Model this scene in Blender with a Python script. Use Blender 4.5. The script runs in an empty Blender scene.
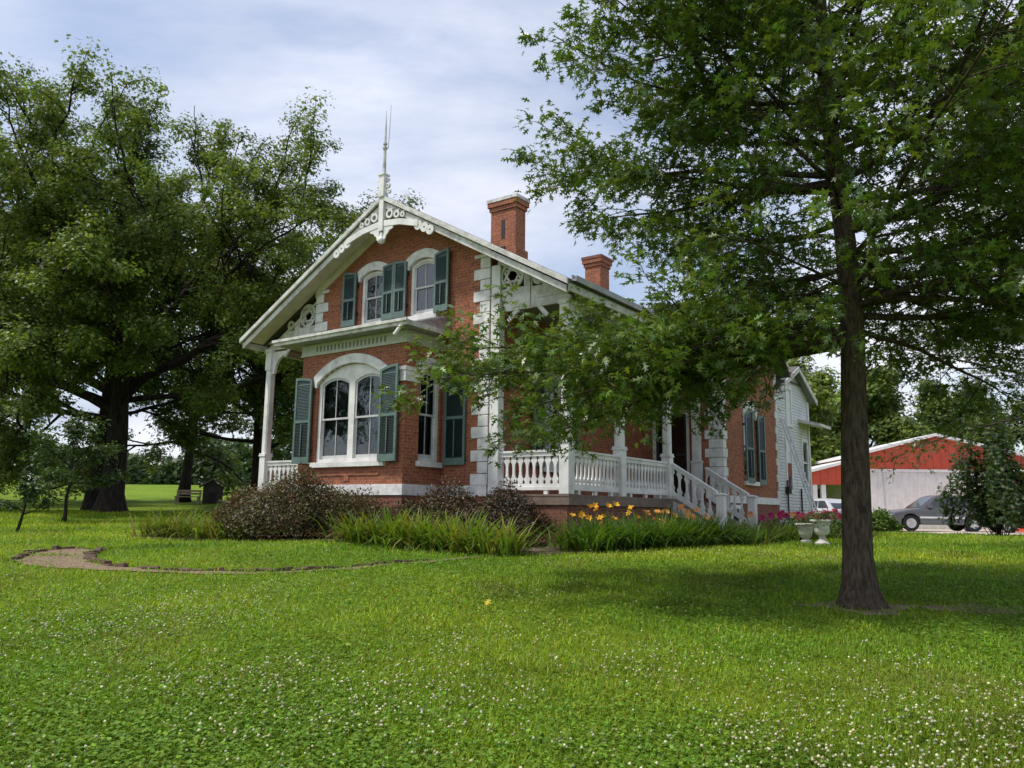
import bpy, math, random, zlib
import numpy as np
from mathutils import Vector, Matrix
from mathutils.geometry import tessellate_polygon

SC = bpy.context.scene
COL = SC.collection
rad = math.radians
rng = np.random.default_rng(7)
random.seed(7)
EYE = 1.6
YAW = rad(35.781)

# ------------------------------------------------------------------ camera
PITCH, ROLL = rad(9.1303), rad(0.73007)
cd = bpy.data.cameras.new('camera')
cam = bpy.data.objects.new('camera', cd)
COL.objects.link(cam)
F = Vector((0, math.cos(PITCH), math.sin(PITCH)))
R0 = Vector((1, 0, 0))
U0 = R0.cross(F)
Rv = math.cos(ROLL) * R0 + math.sin(ROLL) * U0
Uv = -math.sin(ROLL) * R0 + math.cos(ROLL) * U0
cam.matrix_world = Matrix(((Rv.x, Uv.x, -F.x, 0), (Rv.y, Uv.y, -F.y, 0), (Rv.z, Uv.z, -F.z, EYE), (0, 0, 0, 1)))
cd.sensor_width = 36
cd.lens = 794.307 / 1024 * 36
cd.clip_start = 0.1
cd.clip_end = 3000
SC.camera = cam

# ------------------------------------------------------------------ light
SUN_EL, SUN_AZ = rad(60), rad(-102)      # azimuth measured from +Y towards +X: the sun is high, to the left and a little behind
sd = bpy.data.lights.new('sun', 'SUN')
sd.energy = 2.8
sd.angle = rad(6.0)
sd.color = (1.0, 0.95, 0.86)
sun = bpy.data.objects.new('sun', sd)
COL.objects.link(sun)
sdir = Vector((math.sin(SUN_AZ) * math.cos(SUN_EL), math.cos(SUN_AZ) * math.cos(SUN_EL), math.sin(SUN_EL)))
sun.rotation_euler = sdir.to_track_quat('Z', 'Y').to_euler()

w = bpy.data.worlds.new('World')
SC.world = w
w.use_nodes = True
nt = w.node_tree
nt.nodes.clear()
def N(nt, t, **kw):
    n = nt.nodes.new(t)
    for k, v in kw.items():
        setattr(n, k, v)
    return n
out = N(nt, 'ShaderNodeOutputWorld')
sky = N(nt, 'ShaderNodeTexSky', sky_type='NISHITA')
sky.sun_disc = False
sky.sun_elevation = SUN_EL
sky.sun_rotation = SUN_AZ
sky.air_density = 1.0
sky.dust_density = 1.5
bg1 = N(nt, 'ShaderNodeBackground')
bg1.inputs[1].default_value = 0.14
nt.links.new(sky.outputs[0], bg1.inputs[0])
tc = N(nt, 'ShaderNodeTexCoord')
sep = N(nt, 'ShaderNodeSeparateXYZ')
nt.links.new(tc.outputs['Generated'], sep.inputs[0])
zz = N(nt, 'ShaderNodeMath', operation='MAXIMUM'); zz.inputs[1].default_value = 0.0
nt.links.new(sep.outputs[2], zz.inputs[0])
za = N(nt, 'ShaderNodeMath', operation='ADD'); za.inputs[1].default_value = 0.28
nt.links.new(zz.outputs[0], za.inputs[0])
dx = N(nt, 'ShaderNodeMath', operation='DIVIDE'); dy = N(nt, 'ShaderNodeMath', operation='DIVIDE')
nt.links.new(sep.outputs[0], dx.inputs[0]); nt.links.new(za.outputs[0], dx.inputs[1])
nt.links.new(sep.outputs[1], dy.inputs[0]); nt.links.new(za.outputs[0], dy.inputs[1])
cmb = N(nt, 'ShaderNodeCombineXYZ')
nt.links.new(dx.outputs[0], cmb.inputs[0]); nt.links.new(dy.outputs[0], cmb.inputs[1])
mp = N(nt, 'ShaderNodeMapping')
mp.inputs['Location'].default_value = (0.35, 0.9, 0)
mp.inputs['Scale'].default_value = (0.8, 0.95, 1)
nt.links.new(cmb.outputs[0], mp.inputs[0])
nz = N(nt, 'ShaderNodeTexNoise'); nz.inputs['Scale'].default_value = 1.25; nz.inputs['Detail'].default_value = 7; nz.inputs['Roughness'].default_value = 0.6; nz.inputs['Distortion'].default_value = 0.35
nt.links.new(mp.outputs[0], nz.inputs['Vector'])
cr = N(nt, 'ShaderNodeValToRGB')
cr.color_ramp.elements[0].position = 0.38; cr.color_ramp.elements[0].color = (0.22, 0.22, 0.22, 1)
cr.color_ramp.elements[1].position = 0.62; cr.color_ramp.elements[1].color = (0.98, 0.98, 0.98, 1)
nt.links.new(nz.outputs['Fac'], cr.inputs[0])
nz2 = N(nt, 'ShaderNodeTexNoise'); nz2.inputs['Scale'].default_value = 1.5; nz2.inputs['Detail'].default_value = 6
nt.links.new(mp.outputs[0], nz2.inputs['Vector'])
cr2 = N(nt, 'ShaderNodeValToRGB')
cr2.color_ramp.elements[0].position = 0.34; cr2.color_ramp.elements[0].color = (0.40, 0.44, 0.55, 1)
cr2.color_ramp.elements[1].position = 0.64; cr2.color_ramp.elements[1].color = (0.80, 0.80, 0.86, 1)
nt.links.new(nz2.outputs['Fac'], cr2.inputs[0])
bg2 = N(nt, 'ShaderNodeBackground')
bg2.inputs[1].default_value = 1.12
nt.links.new(cr2.outputs[0], bg2.inputs[0])
mx = N(nt, 'ShaderNodeMixShader')
nt.links.new(cr.outputs[0], mx.inputs[0]); nt.links.new(bg1.outputs[0], mx.inputs[1]); nt.links.new(bg2.outputs[0], mx.inputs[2])
nt.links.new(mx.outputs[0], out.inputs[0])

vs = SC.view_settings
vs.view_transform = 'Standard'
vs.look = 'None'
vs.exposure = 0.42
vs.gamma = 1
SC.cycles.use_denoising = True
SC.cycles.max_bounces = 8
SC.cycles.transparent_max_bounces = 12
SC.cycles.caustics_reflective = False
SC.cycles.caustics_refractive = False

# ------------------------------------------------------------------ materials
def new_mat(name):
    m = bpy.data.materials.new(name)
    m.use_nodes = True
    return m, m.node_tree, m.node_tree.nodes['Principled BSDF']

def weathered(name, c, c2=None, scale=3.0, rough=0.6, bump=0.0, spec=0.4, detail=6, metal=0.0, bscale=None):
    """plain paint, stone or metal with uneven wear"""
    m, t, p = new_mat(name)
    p.inputs['Roughness'].default_value = rough
    p.inputs['Specular IOR Level'].default_value = spec
    p.inputs['Metallic'].default_value = metal
    c2 = c2 or tuple(x * 0.75 for x in c)
    co = N(t, 'ShaderNodeTexCoord')
    n = N(t, 'ShaderNodeTexNoise'); n.inputs['Scale'].default_value = scale; n.inputs['Detail'].default_value = detail; n.inputs['Roughness'].default_value = 0.65
    t.links.new(co.outputs['Object'], n.inputs['Vector'])
    r = N(t, 'ShaderNodeValToRGB')
    r.color_ramp.elements[0].position = 0.32; r.color_ramp.elements[0].color = (*c2, 1)
    r.color_ramp.elements[1].position = 0.58; r.color_ramp.elements[1].color = (*c, 1)
    t.links.new(n.outputs['Fac'], r.inputs[0])
    t.links.new(r.outputs[0], p.inputs['Base Color'])
    if bump:
        n2 = N(t, 'ShaderNodeTexNoise'); n2.inputs['Scale'].default_value = bscale or scale * 6; n2.inputs['Detail'].default_value = 4
        t.links.new(co.outputs['Object'], n2.inputs['Vector'])
        b = N(t, 'ShaderNodeBump'); b.inputs['Strength'].default_value = bump; b.inputs['Distance'].default_value = 0.02
        t.links.new(n2.outputs['Fac'], b.inputs['Height'])
        t.links.new(b.outputs[0], p.inputs['Normal'])
    return m

def brick_mat(name, ca, cb, mortar, wear=(0.20, 0.085, 0.06)):
    m, t, p = new_mat(name)
    p.inputs['Roughness'].default_value = 0.85
    p.inputs['Specular IOR Level'].default_value = 0.2
    co = N(t, 'ShaderNodeTexCoord')
    s = N(t, 'ShaderNodeSeparateXYZ'); t.links.new(co.outputs['Object'], s.inputs[0])
    ad = N(t, 'ShaderNodeMath', operation='ADD'); t.links.new(s.outputs[0], ad.inputs[0]); t.links.new(s.outputs[1], ad.inputs[1])
    c = N(t, 'ShaderNodeCombineXYZ'); t.links.new(ad.outputs[0], c.inputs[0]); t.links.new(s.outputs[2], c.inputs[1])
    b = N(t, 'ShaderNodeTexBrick')
    b.inputs['Scale'].default_value = 1.0
    b.inputs['Brick Width'].default_value = 0.215
    b.inputs['Row Height'].default_value = 0.072
    b.inputs['Mortar Size'].default_value = 0.0065
    b.inputs['Mortar Smooth'].default_value = 0.3
    b.inputs['Bias'].default_value = -0.1
    b.inputs['Color1'].default_value = (*ca, 1); b.inputs['Color2'].default_value = (*cb, 1); b.inputs['Mortar'].default_value = (*mortar, 1)
    t.links.new(c.outputs[0], b.inputs['Vector'])
    n = N(t, 'ShaderNodeTexNoise'); n.inputs['Scale'].default_value = 1.1; n.inputs['Detail'].default_value = 8; n.inputs['Roughness'].default_value = 0.7
    t.links.new(co.outputs['Object'], n.inputs['Vector'])
    r = N(t, 'ShaderNodeValToRGB'); r.color_ramp.elements[0].position = 0.42; r.color_ramp.elements[0].color = (0, 0, 0, 1); r.color_ramp.elements[1].position = 0.75; r.color_ramp.elements[1].color = (0.6, 0.6, 0.6, 1)
    t.links.new(n.outputs['Fac'], r.inputs[0])
    mix = N(t, 'ShaderNodeMixRGB'); mix.inputs[2].default_value = (*wear, 1)
    t.links.new(r.outputs[0], mix.inputs[0]); t.links.new(b.outputs['Color'], mix.inputs[1])
    n3 = N(t, 'ShaderNodeTexNoise'); n3.inputs['Scale'].default_value = 14; n3.inputs['Detail'].default_value = 3
    t.links.new(c.outputs[0], n3.inputs['Vector'])
    hs = N(t, 'ShaderNodeHueSaturation')
    mr = N(t, 'ShaderNodeMapRange'); mr.inputs[1].default_value = 0.3; mr.inputs[2].default_value = 0.7; mr.inputs[3].default_value = 0.7; mr.inputs[4].default_value = 1.3
    t.links.new(n3.outputs['Fac'], mr.inputs[0]); t.links.new(mr.outputs[0], hs.inputs['Value'])
    t.links.new(mix.outputs[0], hs.inputs['Color'])
    t.links.new(hs.outputs[0], p.inputs['Base Color'])
    bp = N(t, 'ShaderNodeBump'); bp.inputs['Strength'].default_value = 0.5; bp.inputs['Distance'].default_value = 0.01; bp.invert = True
    t.links.new(b.outputs['Fac'], bp.inputs['Height']); t.links.new(bp.outputs[0], p.inputs['Normal'])
    return m

def leaf_mat(name, trans=0.35, rough=0.42, spec=0.5, tcol=(1.5, 1.45, 0.55), sat=1.0):
    m, t, p = new_mat(name)
    a = N(t, 'ShaderNodeAttribute', attribute_name='tint')
    t.links.new(a.outputs['Color'], p.inputs['Base Color'])
    p.inputs['Roughness'].default_value = rough
    p.inputs['Specular IOR Level'].default_value = spec
    tr = N(t, 'ShaderNodeBsdfTranslucent')
    ml = N(t, 'ShaderNodeMixRGB', blend_type='MULTIPLY'); ml.inputs[0].default_value = 1; ml.inputs[2].default_value = (*tcol, 1)
    t.links.new(a.outputs['Color'], ml.inputs[1]); t.links.new(ml.outputs[0], tr.inputs[0])
    ms = N(t, 'ShaderNodeMixShader'); ms.inputs[0].default_value = trans
    o = t.nodes['Material Output']
    t.links.new(p.outputs[0], ms.inputs[1]); t.links.new(tr.outputs[0], ms.inputs[2]); t.links.new(ms.outputs[0], o.inputs[0])
    return m

def glass_mat(name, tint=(0.55, 0.6, 0.62)):
    m, t, p = new_mat(name)
    g = N(t, 'ShaderNodeBsdfGlossy'); g.inputs['Roughness'].default_value = 0.02
    tr = N(t, 'ShaderNodeBsdfTransparent'); tr.inputs[0].default_value = (*tint, 1)
    lw = N(t, 'ShaderNodeFresnel'); lw.inputs[0].default_value = 1.6
    nn = N(t, 'ShaderNodeTexNoise'); nn.inputs['Scale'].default_value = 2.5
    co = N(t, 'ShaderNodeTexCoord'); t.links.new(co.outputs['Object'], nn.inputs['Vector'])
    b = N(t, 'ShaderNodeBump'); b.inputs['Strength'].default_value = 0.08; b.inputs['Distance'].default_value = 0.05
    t.links.new(nn.outputs['Fac'], b.inputs['Height']); t.links.new(b.outputs[0], g.inputs['Normal'])
    mm = N(t, 'ShaderNodeMath', operation='MULTIPLY_ADD'); mm.inputs[1].default_value = 0.85; mm.inputs[2].default_value = 0.02
    t.links.new(lw.outputs[0], mm.inputs[0])
    ms = N(t, 'ShaderNodeMixShader')
    t.links.new(mm.outputs[0], ms.inputs[0]); t.links.new(tr.outputs[0], ms.inputs[1]); t.links.new(g.outputs[0], ms.inputs[2])
    t.links.new(ms.outputs[0], t.nodes['Material Output'].inputs[0])
    return m

def bark_mat(name, c1, c2, sc=9):
    m, t, p = new_mat(name)
    p.inputs['Roughness'].default_value = 0.9; p.inputs['Specular IOR Level'].default_value = 0.15
    co = N(t, 'ShaderNodeTexCoord'); mpp = N(t, 'ShaderNodeMapping'); mpp.inputs['Scale'].default_value = (1, 1, 0.22)
    t.links.new(co.outputs['Object'], mpp.inputs[0])
    n = N(t, 'ShaderNodeTexNoise'); n.inputs['Scale'].default_value = sc * 2; n.inputs['Detail'].default_value = 8; n.inputs['Roughness'].default_value = 0.7
    t.links.new(mpp.outputs[0], n.inputs['Vector'])
    r = N(t, 'ShaderNodeValToRGB'); r.color_ramp.elements[0].position = 0.38; r.color_ramp.elements[0].color = (*c1, 1); r.color_ramp.elements[1].position = 0.62; r.color_ramp.elements[1].color = (*c2, 1)
    t.links.new(n.outputs['Fac'], r.inputs[0]); t.links.new(r.outputs[0], p.inputs['Base Color'])
    b = N(t, 'ShaderNodeBump'); b.inputs['Strength'].default_value = 0.9; b.inputs['Distance'].default_value = 0.03
    t.links.new(n.outputs['Fac'], b.inputs['Height']); t.links.new(b.outputs[0], p.inputs['Normal'])
    return m

def siding_mat(name, c, c2, step, axis=2, rough=0.55):
    """boards or ribs every `step` metres along one object axis, with a real bump"""
    m = weathered(name, c, c2, scale=2.2, rough=rough)
    t = m.node_tree; p = t.nodes['Principled BSDF']
    co = N(t, 'ShaderNodeTexCoord'); s = N(t, 'ShaderNodeSeparateXYZ'); t.links.new(co.outputs['Object'], s.inputs[0])
    d = N(t, 'ShaderNodeMath', operation='DIVIDE'); d.inputs[1].default_value = step
    t.links.new(s.outputs[axis], d.inputs[0])
    f = N(t, 'ShaderNodeMath', operation='FRACT'); t.links.new(d.outputs[0], f.inputs[0])
    r = N(t, 'ShaderNodeValToRGB')
    r.color_ramp.elements[0].position = 0.0; r.color_ramp.elements[0].color = (0, 0, 0, 1)
    r.color_ramp.elements[1].position = 0.14; r.color_ramp.elements[1].color = (1, 1, 1, 1)
    e = r.color_ramp.elements.new(1.0); e.color = (0.55, 0.55, 0.55, 1)
    t.links.new(f.outputs[0], r.inputs[0])
    b = N(t, 'ShaderNodeBump'); b.inputs['Strength'].default_value = 1.0; b.inputs['Distance'].default_value = 0.03
    t.links.new(r.outputs[0], b.inputs['Height']); t.links.new(b.outputs[0], p.inputs['Normal'])
    return m

def ground_mat():
    m, t, p = new_mat('lawn_ground')
    p.inputs['Roughness'].default_value = 0.95; p.inputs['Specular IOR Level'].default_value = 0.1
    co = N(t, 'ShaderNodeTexCoord')
    def noise(s, d=5, r=0.6):
        n = N(t, 'ShaderNodeTexNoise'); n.inputs['Scale'].default_value = s; n.inputs['Detail'].default_value = d; n.inputs['Roughness'].default_value = r
        t.links.new(co.outputs['Object'], n.inputs['Vector']); return n
    n1 = noise(0.18); n2 = noise(2.5); n3 = noise(26, 6, 0.75)
    r1 = N(t, 'ShaderNodeValToRGB'); r1.color_ramp.elements[0].position = 0.35; r1.color_ramp.elements[0].color = (0.142, 0.225, 0.018, 1); r1.color_ramp.elements[1].position = 0.65; r1.color_ramp.elements[1].color = (0.215, 0.315, 0.028, 1)
    t.links.new(n1.outputs['Fac'], r1.inputs[0])
    r2 = N(t, 'ShaderNodeValToRGB'); r2.color_ramp.elements[0].position = 0.3; r2.color_ramp.elements[0].color = (0.62, 0.66, 0.6, 1); r2.color_ramp.elements[1].position = 0.7; r2.color_ramp.elements[1].color = (1.2, 1.15, 1.1, 1)
    t.links.new(n2.outputs['Fac'], r2.inputs[0])
    r3 = N(t, 'ShaderNodeValToRGB'); r3.color_ramp.elements[0].position = 0.35; r3.color_ramp.elements[0].color = (0.45, 0.5, 0.5, 1); r3.color_ramp.elements[1].position = 0.62; r3.color_ramp.elements[1].color = (1.15, 1.15, 1.0, 1)
    t.links.new(n3.outputs['Fac'], r3.inputs[0])
    a = N(t, 'ShaderNodeMixRGB', blend_type='MULTIPLY'); a.inputs[0].default_value = 1
    t.links.new(r1.outputs[0], a.inputs[1]); t.links.new(r2.outputs[0], a.inputs[2])
    b = N(t, 'ShaderNodeMixRGB', blend_type='MULTIPLY'); b.inputs[0].default_value = 1
    t.links.new(a.outputs[0], b.inputs[1]); t.links.new(r3.outputs[0], b.inputs[2])
    t.links.new(b.outputs[0], p.inputs['Base Color'])
    bp = N(t, 'ShaderNodeBump'); bp.inputs['Strength'].default_value = 0.8; bp.inputs['Distance'].default_value = 0.06
    t.links.new(n3.outputs['Fac'], bp.inputs['Height']); t.links.new(bp.outputs[0], p.inputs['Normal'])
    return m

M = {}
M['brick'] = brick_mat('house_brick', (0.38, 0.128, 0.062), (0.24, 0.082, 0.046), (0.34, 0.22, 0.16))
M['brick_low'] = brick_mat('foundation_brick', (0.26, 0.085, 0.055), (0.17, 0.06, 0.045), (0.22, 0.16, 0.13), wear=(0.14, 0.09, 0.07))
M['white'] = weathered('white_paint', (0.78, 0.77, 0.75), (0.56, 0.55, 0.53), scale=2.5, rough=0.5, bump=0.12)
M['white_old'] = weathered('weathered_white_paint', (0.66, 0.65, 0.63), (0.36, 0.34, 0.31), scale=4, rough=0.6, bump=0.25)
M['stone'] = weathered('painted_stone', (0.76, 0.75, 0.74), (0.50, 0.49, 0.47), scale=3.5, rough=0.7, bump=0.3)
M['cream'] = weathered('cream_paint', (0.62, 0.58, 0.45), (0.48, 0.45, 0.34), scale=3, rough=0.55)
M['sage'] = weathered('pale_sage_paint', (0.50, 0.52, 0.42), (0.40, 0.42, 0.34), scale=3, rough=0.55)
M['slot'] = weathered('shaded_sage', (0.20, 0.21, 0.16), rough=0.7)  # darker copy of the sage, shade painted for the frieze slots
M['teal_frame'] = weathered('faded_green_paint', (0.125, 0.185, 0.165), (0.085, 0.13, 0.118), scale=5, rough=0.5, bump=0.1)
M['teal'] = weathered('shutter_green_paint', (0.034, 0.062, 0.062), (0.025, 0.046, 0.046), scale=5, rough=0.45)
M['teal_dark'] = weathered('dark_shutter_paint', (0.018, 0.034, 0.034), (0.012, 0.024, 0.024), scale=5, rough=0.45)
M['sash'] = weathered('grey_sash_paint', (0.56, 0.56, 0.56), (0.44, 0.44, 0.44), scale=5, rough=0.5)
M['glass'] = glass_mat('window_glass')
M['curtain'] = weathered('sheer_curtain', (0.62, 0.64, 0.64), (0.22, 0.25, 0.26), scale=6, rough=0.9)
def stretch(m, sc):
    t = m.node_tree; co = [n for n in t.nodes if n.type == 'TEX_COORD'][0]
    mp2 = N(t, 'ShaderNodeMapping'); mp2.inputs['Scale'].default_value = sc
    for l in list(co.outputs['Object'].links):
        to = l.to_socket; t.links.remove(l); t.links.new(mp2.outputs[0], to)
    t.links.new(co.outputs['Object'], mp2.inputs[0])
stretch(M['curtain'], (2.2, 2.2, .06))  # vertical streaks put fold density and fold shading into the curtain colour
M['blind'] = weathered('pale_blind', (0.55, 0.53, 0.49), (0.42, 0.41, 0.38), scale=6, rough=0.9)
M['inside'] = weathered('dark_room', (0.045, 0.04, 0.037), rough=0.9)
M['roof'] = weathered('grey_shingles', (0.13, 0.125, 0.12), (0.075, 0.07, 0.068), scale=8, rough=0.9, bump=0.5)
M['metal'] = weathered('grey_metal', (0.36, 0.36, 0.37), (0.22, 0.22, 0.23), scale=5, rough=0.45, metal=0.4)
M['iron'] = weathered('black_iron', (0.02, 0.02, 0.02), rough=0.6)
M['brown'] = weathered('brown_porch_paint', (0.20, 0.145, 0.115), (0.13, 0.095, 0.075), scale=4, rough=0.6, bump=0.2)
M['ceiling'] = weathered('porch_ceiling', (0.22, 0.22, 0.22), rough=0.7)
M['siding'] = siding_mat('white_clapboard', (0.66, 0.66, 0.67), (0.54, 0.54, 0.55), 0.105)
M['red'] = siding_mat('red_metal_siding', (0.60, 0.085, 0.040), (0.50, 0.068, 0.034), 0.46, axis=0, rough=0.45)
M['shedwhite'] = siding_mat('white_metal_siding', (0.78, 0.76, 0.74), (0.66, 0.64, 0.62), 0.46, axis=0, rough=0.45)
M['trimwhite'] = weathered('white_metal_trim', (0.82, 0.81, 0.80), (0.72, 0.71, 0.7), rough=0.4)
M['alu'] = weathered('aluminium', (0.62, 0.62, 0.63), (0.45, 0.45, 0.46), scale=6, rough=0.35, metal=0.6)
M['bark'] = bark_mat('oak_bark', (0.036, 0.027, 0.020), (0.122, 0.094, 0.070), 15)
M['bark_dark'] = bark_mat('walnut_bark', (0.012, 0.010, 0.009), (0.045, 0.037, 0.031), 4)
M['leaf_oak'] = leaf_mat('oak_leaf', 0.30, 0.36, 0.55)
M['leaf'] = leaf_mat('tree_leaf', 0.32, 0.5, 0.35)
M['grass'] = leaf_mat('grass_blade', 0.35, 0.55, 0.25, tcol=(1.35, 1.4, 0.45))
M['barberry'] = leaf_mat('barberry_leaf', 0.22, 0.5, 0.35, tcol=(1.3, 1.0, 0.8))
M['petal'] = leaf_mat('petal', 0.25, 0.6, 0.2, tcol=(1.1, 1.0, 0.8))
M['ground'] = ground_mat()
M['dirt'] = weathered('worn_brick_and_dirt', (0.27, 0.195, 0.14), (0.10, 0.078, 0.052), scale=3.2, rough=0.95, bump=0.6, bscale=30)
M['mulch'] = weathered('dark_bed_soil', (0.105, 0.072, 0.048), (0.045, 0.032, 0.022), scale=6, rough=0.95, bump=0.7, bscale=45)
M['pathbrick'] = brick_mat('path_brick', (0.25, 0.155, 0.105), (0.17, 0.105, 0.075), (0.16, 0.12, 0.085), wear=(0.22, 0.165, 0.115))
for n_ in [n for n in M['pathbrick'].node_tree.nodes if n.type == 'COMBXYZ']:
    t_ = M['pathbrick'].node_tree; sp2 = [n for n in t_.nodes if n.type == 'SEPXYZ'][0]
    t_.links.new(sp2.outputs[0], n_.inputs[0]); t_.links.new(sp2.outputs[1], n_.inputs[1])
for n_ in [n for n in M['pathbrick'].node_tree.nodes if n.type == 'VALTORGB']:
    n_.color_ramp.elements[0].position = 0.36; n_.color_ramp.elements[1].position = 0.6; n_.color_ramp.elements[1].color = (.95, .95, .95, 1)
for n_ in [n for n in M['pathbrick'].node_tree.nodes if n.type == 'TEX_BRICK']:
    n_.inputs['Row Height'].default_value = 0.11; n_.inputs['Mortar Size'].default_value = 0.014
M['oldbrick'] = weathered('old_edging_brick', (0.13, 0.078, 0.052), (0.055, 0.040, 0.030), scale=9, rough=0.95, bump=0.6)
M['gravel'] = weathered('pale_gravel', (0.50, 0.42, 0.36), (0.36, 0.30, 0.26), scale=6, rough=0.95, bump=0.5, bscale=40)
M['wood_old'] = weathered('silvered_wood', (0.21, 0.18, 0.145), (0.11, 0.095, 0.08), scale=7, rough=0.9, bump=0.4)
M['wood_tan'] = weathered('tan_planks', (0.42, 0.34, 0.25), (0.26, 0.21, 0.15), scale=7, rough=0.85, bump=0.3)
M['wood_dark'] = weathered('dark_wood', (0.075, 0.065, 0.055), (0.04, 0.035, 0.03), scale=7, rough=0.9, bump=0.4)
M['concrete'] = weathered('weathered_concrete', (0.62, 0.60, 0.57), (0.40, 0.39, 0.37), scale=8, rough=0.85, bump=0.5, bscale=50)
M['car_grey'] = weathered('grey_car_paint', (0.15, 0.155, 0.175), (0.135, 0.14, 0.16), scale=2, rough=0.25, spec=0.6, metal=0.3)
M['car_silver'] = weathered('silver_car_paint', (0.60, 0.61, 0.63), (0.55, 0.56, 0.58), scale=2, rough=0.28, spec=0.6, metal=0.2)
M['car_maroon'] = weathered('maroon_car_paint', (0.07, 0.015, 0.015), (0.06, 0.012, 0.012), scale=2, rough=0.25, spec=0.6)
M['car_glass'] = weathered('car_glass', (0.03, 0.035, 0.04), rough=0.06, spec=0.8)
M['rubber'] = weathered('tyre_rubber', (0.02, 0.02, 0.02), rough=0.85)
M['taillight'] = weathered('red_lamp_lens', (0.45, 0.012, 0.02), rough=0.2)
M['headlamp'] = weathered('clear_lamp_lens', (0.7, 0.7, 0.7), rough=0.15)
M['red_reflection'] = weathered('red_brown_reflection', (0.27, 0.07, 0.055), rough=0.7)  # colour of the reflection painted on a rear window
M['bluewhite'] = weathered('pale_blind_white', (0.72, 0.74, 0.80), rough=0.5)
M['stem'] = weathered('flower_stem', (0.10, 0.14, 0.04), rough=0.7)
M['yellow'] = weathered('yellow_box', (0.55, 0.36, 0.10), rough=0.7)

# ------------------------------------------------------------------ mesh helpers
class MB:
    def __init__(s):
        s.v = []; s.f = []
    def add(s, vs, fs):
        o = len(s.v)
        s.v += [tuple(x) for x in vs]
        s.f += [tuple(i + o for i in f) for f in fs]
        return s
    def box(s, x0, x1, y0, y1, z0, z1):
        return s.add([(x0, y0, z0), (x1, y0, z0), (x1, y1, z0), (x0, y1, z0), (x0, y0, z1), (x1, y0, z1), (x1, y1, z1), (x0, y1, z1)],
                     [(0, 3, 2, 1), (4, 5, 6, 7), (0, 1, 5, 4), (1, 2, 6, 5), (2, 3, 7, 6), (3, 0, 4, 7)])
    def prism(s, polys, mp, d0, d1):
        """polys: [outer, hole, hole ...] lists of (p,q); mp(p,q,d) -> point; solid between depths d0 and d1"""
        if not isinstance(polys[0][0], (tuple, list)):
            polys = [polys]
        flat = [pt for pl in polys for pt in pl]
        tris = tessellate_polygon([[Vector((a, b, 0)) for a, b in pl] for pl in polys])
        n = len(flat)
        fs = [tuple(t) for t in tris] + [tuple(i + n for i in reversed(t)) for t in tris]
        o = 0
        for pl in polys:
            k = len(pl)
            for i in range(k):
                a, b = o + i, o + (i + 1) % k
                fs.append((a, b, b + n, a + n))
            o += k
        return s.add([mp(a, b, d0) for a, b in flat] + [mp(a, b, d1) for a, b in flat], fs)
    def tube(s, pts, rs, n=6, cap=True):
        pts = [Vector(p) for p in pts]
        if not hasattr(rs, '__len__'):
            rs = [rs] * len(pts)
        vs = []; ref = None
        for i, p in enumerate(pts):
            d = (pts[min(i + 1, len(pts) - 1)] - pts[max(i - 1, 0)])
            d = d.normalized() if d.length > 1e-9 else Vector((0, 0, 1))
            if ref is None:
                ref = d.orthogonal().normalized()
            ref = (ref - d * ref.dot(d))
            ref = ref.normalized() if ref.length > 1e-6 else d.orthogonal().normalized()
            b = d.cross(ref)
            for k in range(n):
                a = 2 * math.pi * k / n
                vs.append(p + (ref * math.cos(a) + b * math.sin(a)) * rs[i])
        fs = [(i * n + k, i * n + (k + 1) % n, (i + 1) * n + (k + 1) % n, (i + 1) * n + k) for i in range(len(pts) - 1) for k in range(n)]
        if cap:
            fs += [tuple(range(n))[::-1], tuple(range((len(pts) - 1) * n, len(pts) * n))]
        return s.add(vs, fs)
    def lathe(s, prof, c, n=20, flute=0.0, nf=0):
        vs = []
        for r, z in prof:
            for k in range(n):
                a = 2 * math.pi * k / n
                rr = r * (1 + flute * math.cos(nf * a))
                vs.append((c[0] + rr * math.cos(a), c[1] + rr * math.sin(a), c[2] + z))
        m = len(prof)
        fs = [(i * n + k, i * n + (k + 1) % n, (i + 1) * n + (k + 1) % n, (i + 1) * n + k) for i in range(m - 1) for k in range(n)]
        fs += [tuple(range(n))[::-1], tuple(range((m - 1) * n, m * n))]
        return s.add(vs, fs)

def pieces(mb):
    par = list(range(len(mb.v)))
    def find(i):
        while par[i] != i:
            par[i] = par[par[i]]; i = par[i]
        return i
    for f in mb.f:
        r = find(f[0])
        for i in f[1:]:
            par[find(i)] = r
    groups = {}
    for f in mb.f:
        groups.setdefault(find(f[0]), []).append(f)
    res = []
    for fs in groups.values():
        ids = sorted({i for f in fs for i in f}); mp_ = {k: j for j, k in enumerate(ids)}
        m = MB(); m.add([mb.v[i] for i in ids], [tuple(mp_[i] for i in f) for f in fs]); res.append(m)
    return res
SPLIT = {'foundation', 'water_table', 'belt_course', 'post_brace', 'hinge', 'brick_panel', 'porch_floor', 'interior_partition', 'eave_fascia', 'porch_ceiling', 'porch_beam_and_shade_board', 'rung', 'brick_wall', 'wing_wall', 'bay_wall', 'bay_frieze', 'rake_board', 'clapboard_wall', 'bay_fascia', 'backrest', 'frieze_slot_shade', 'mast', 'tread'}

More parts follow.
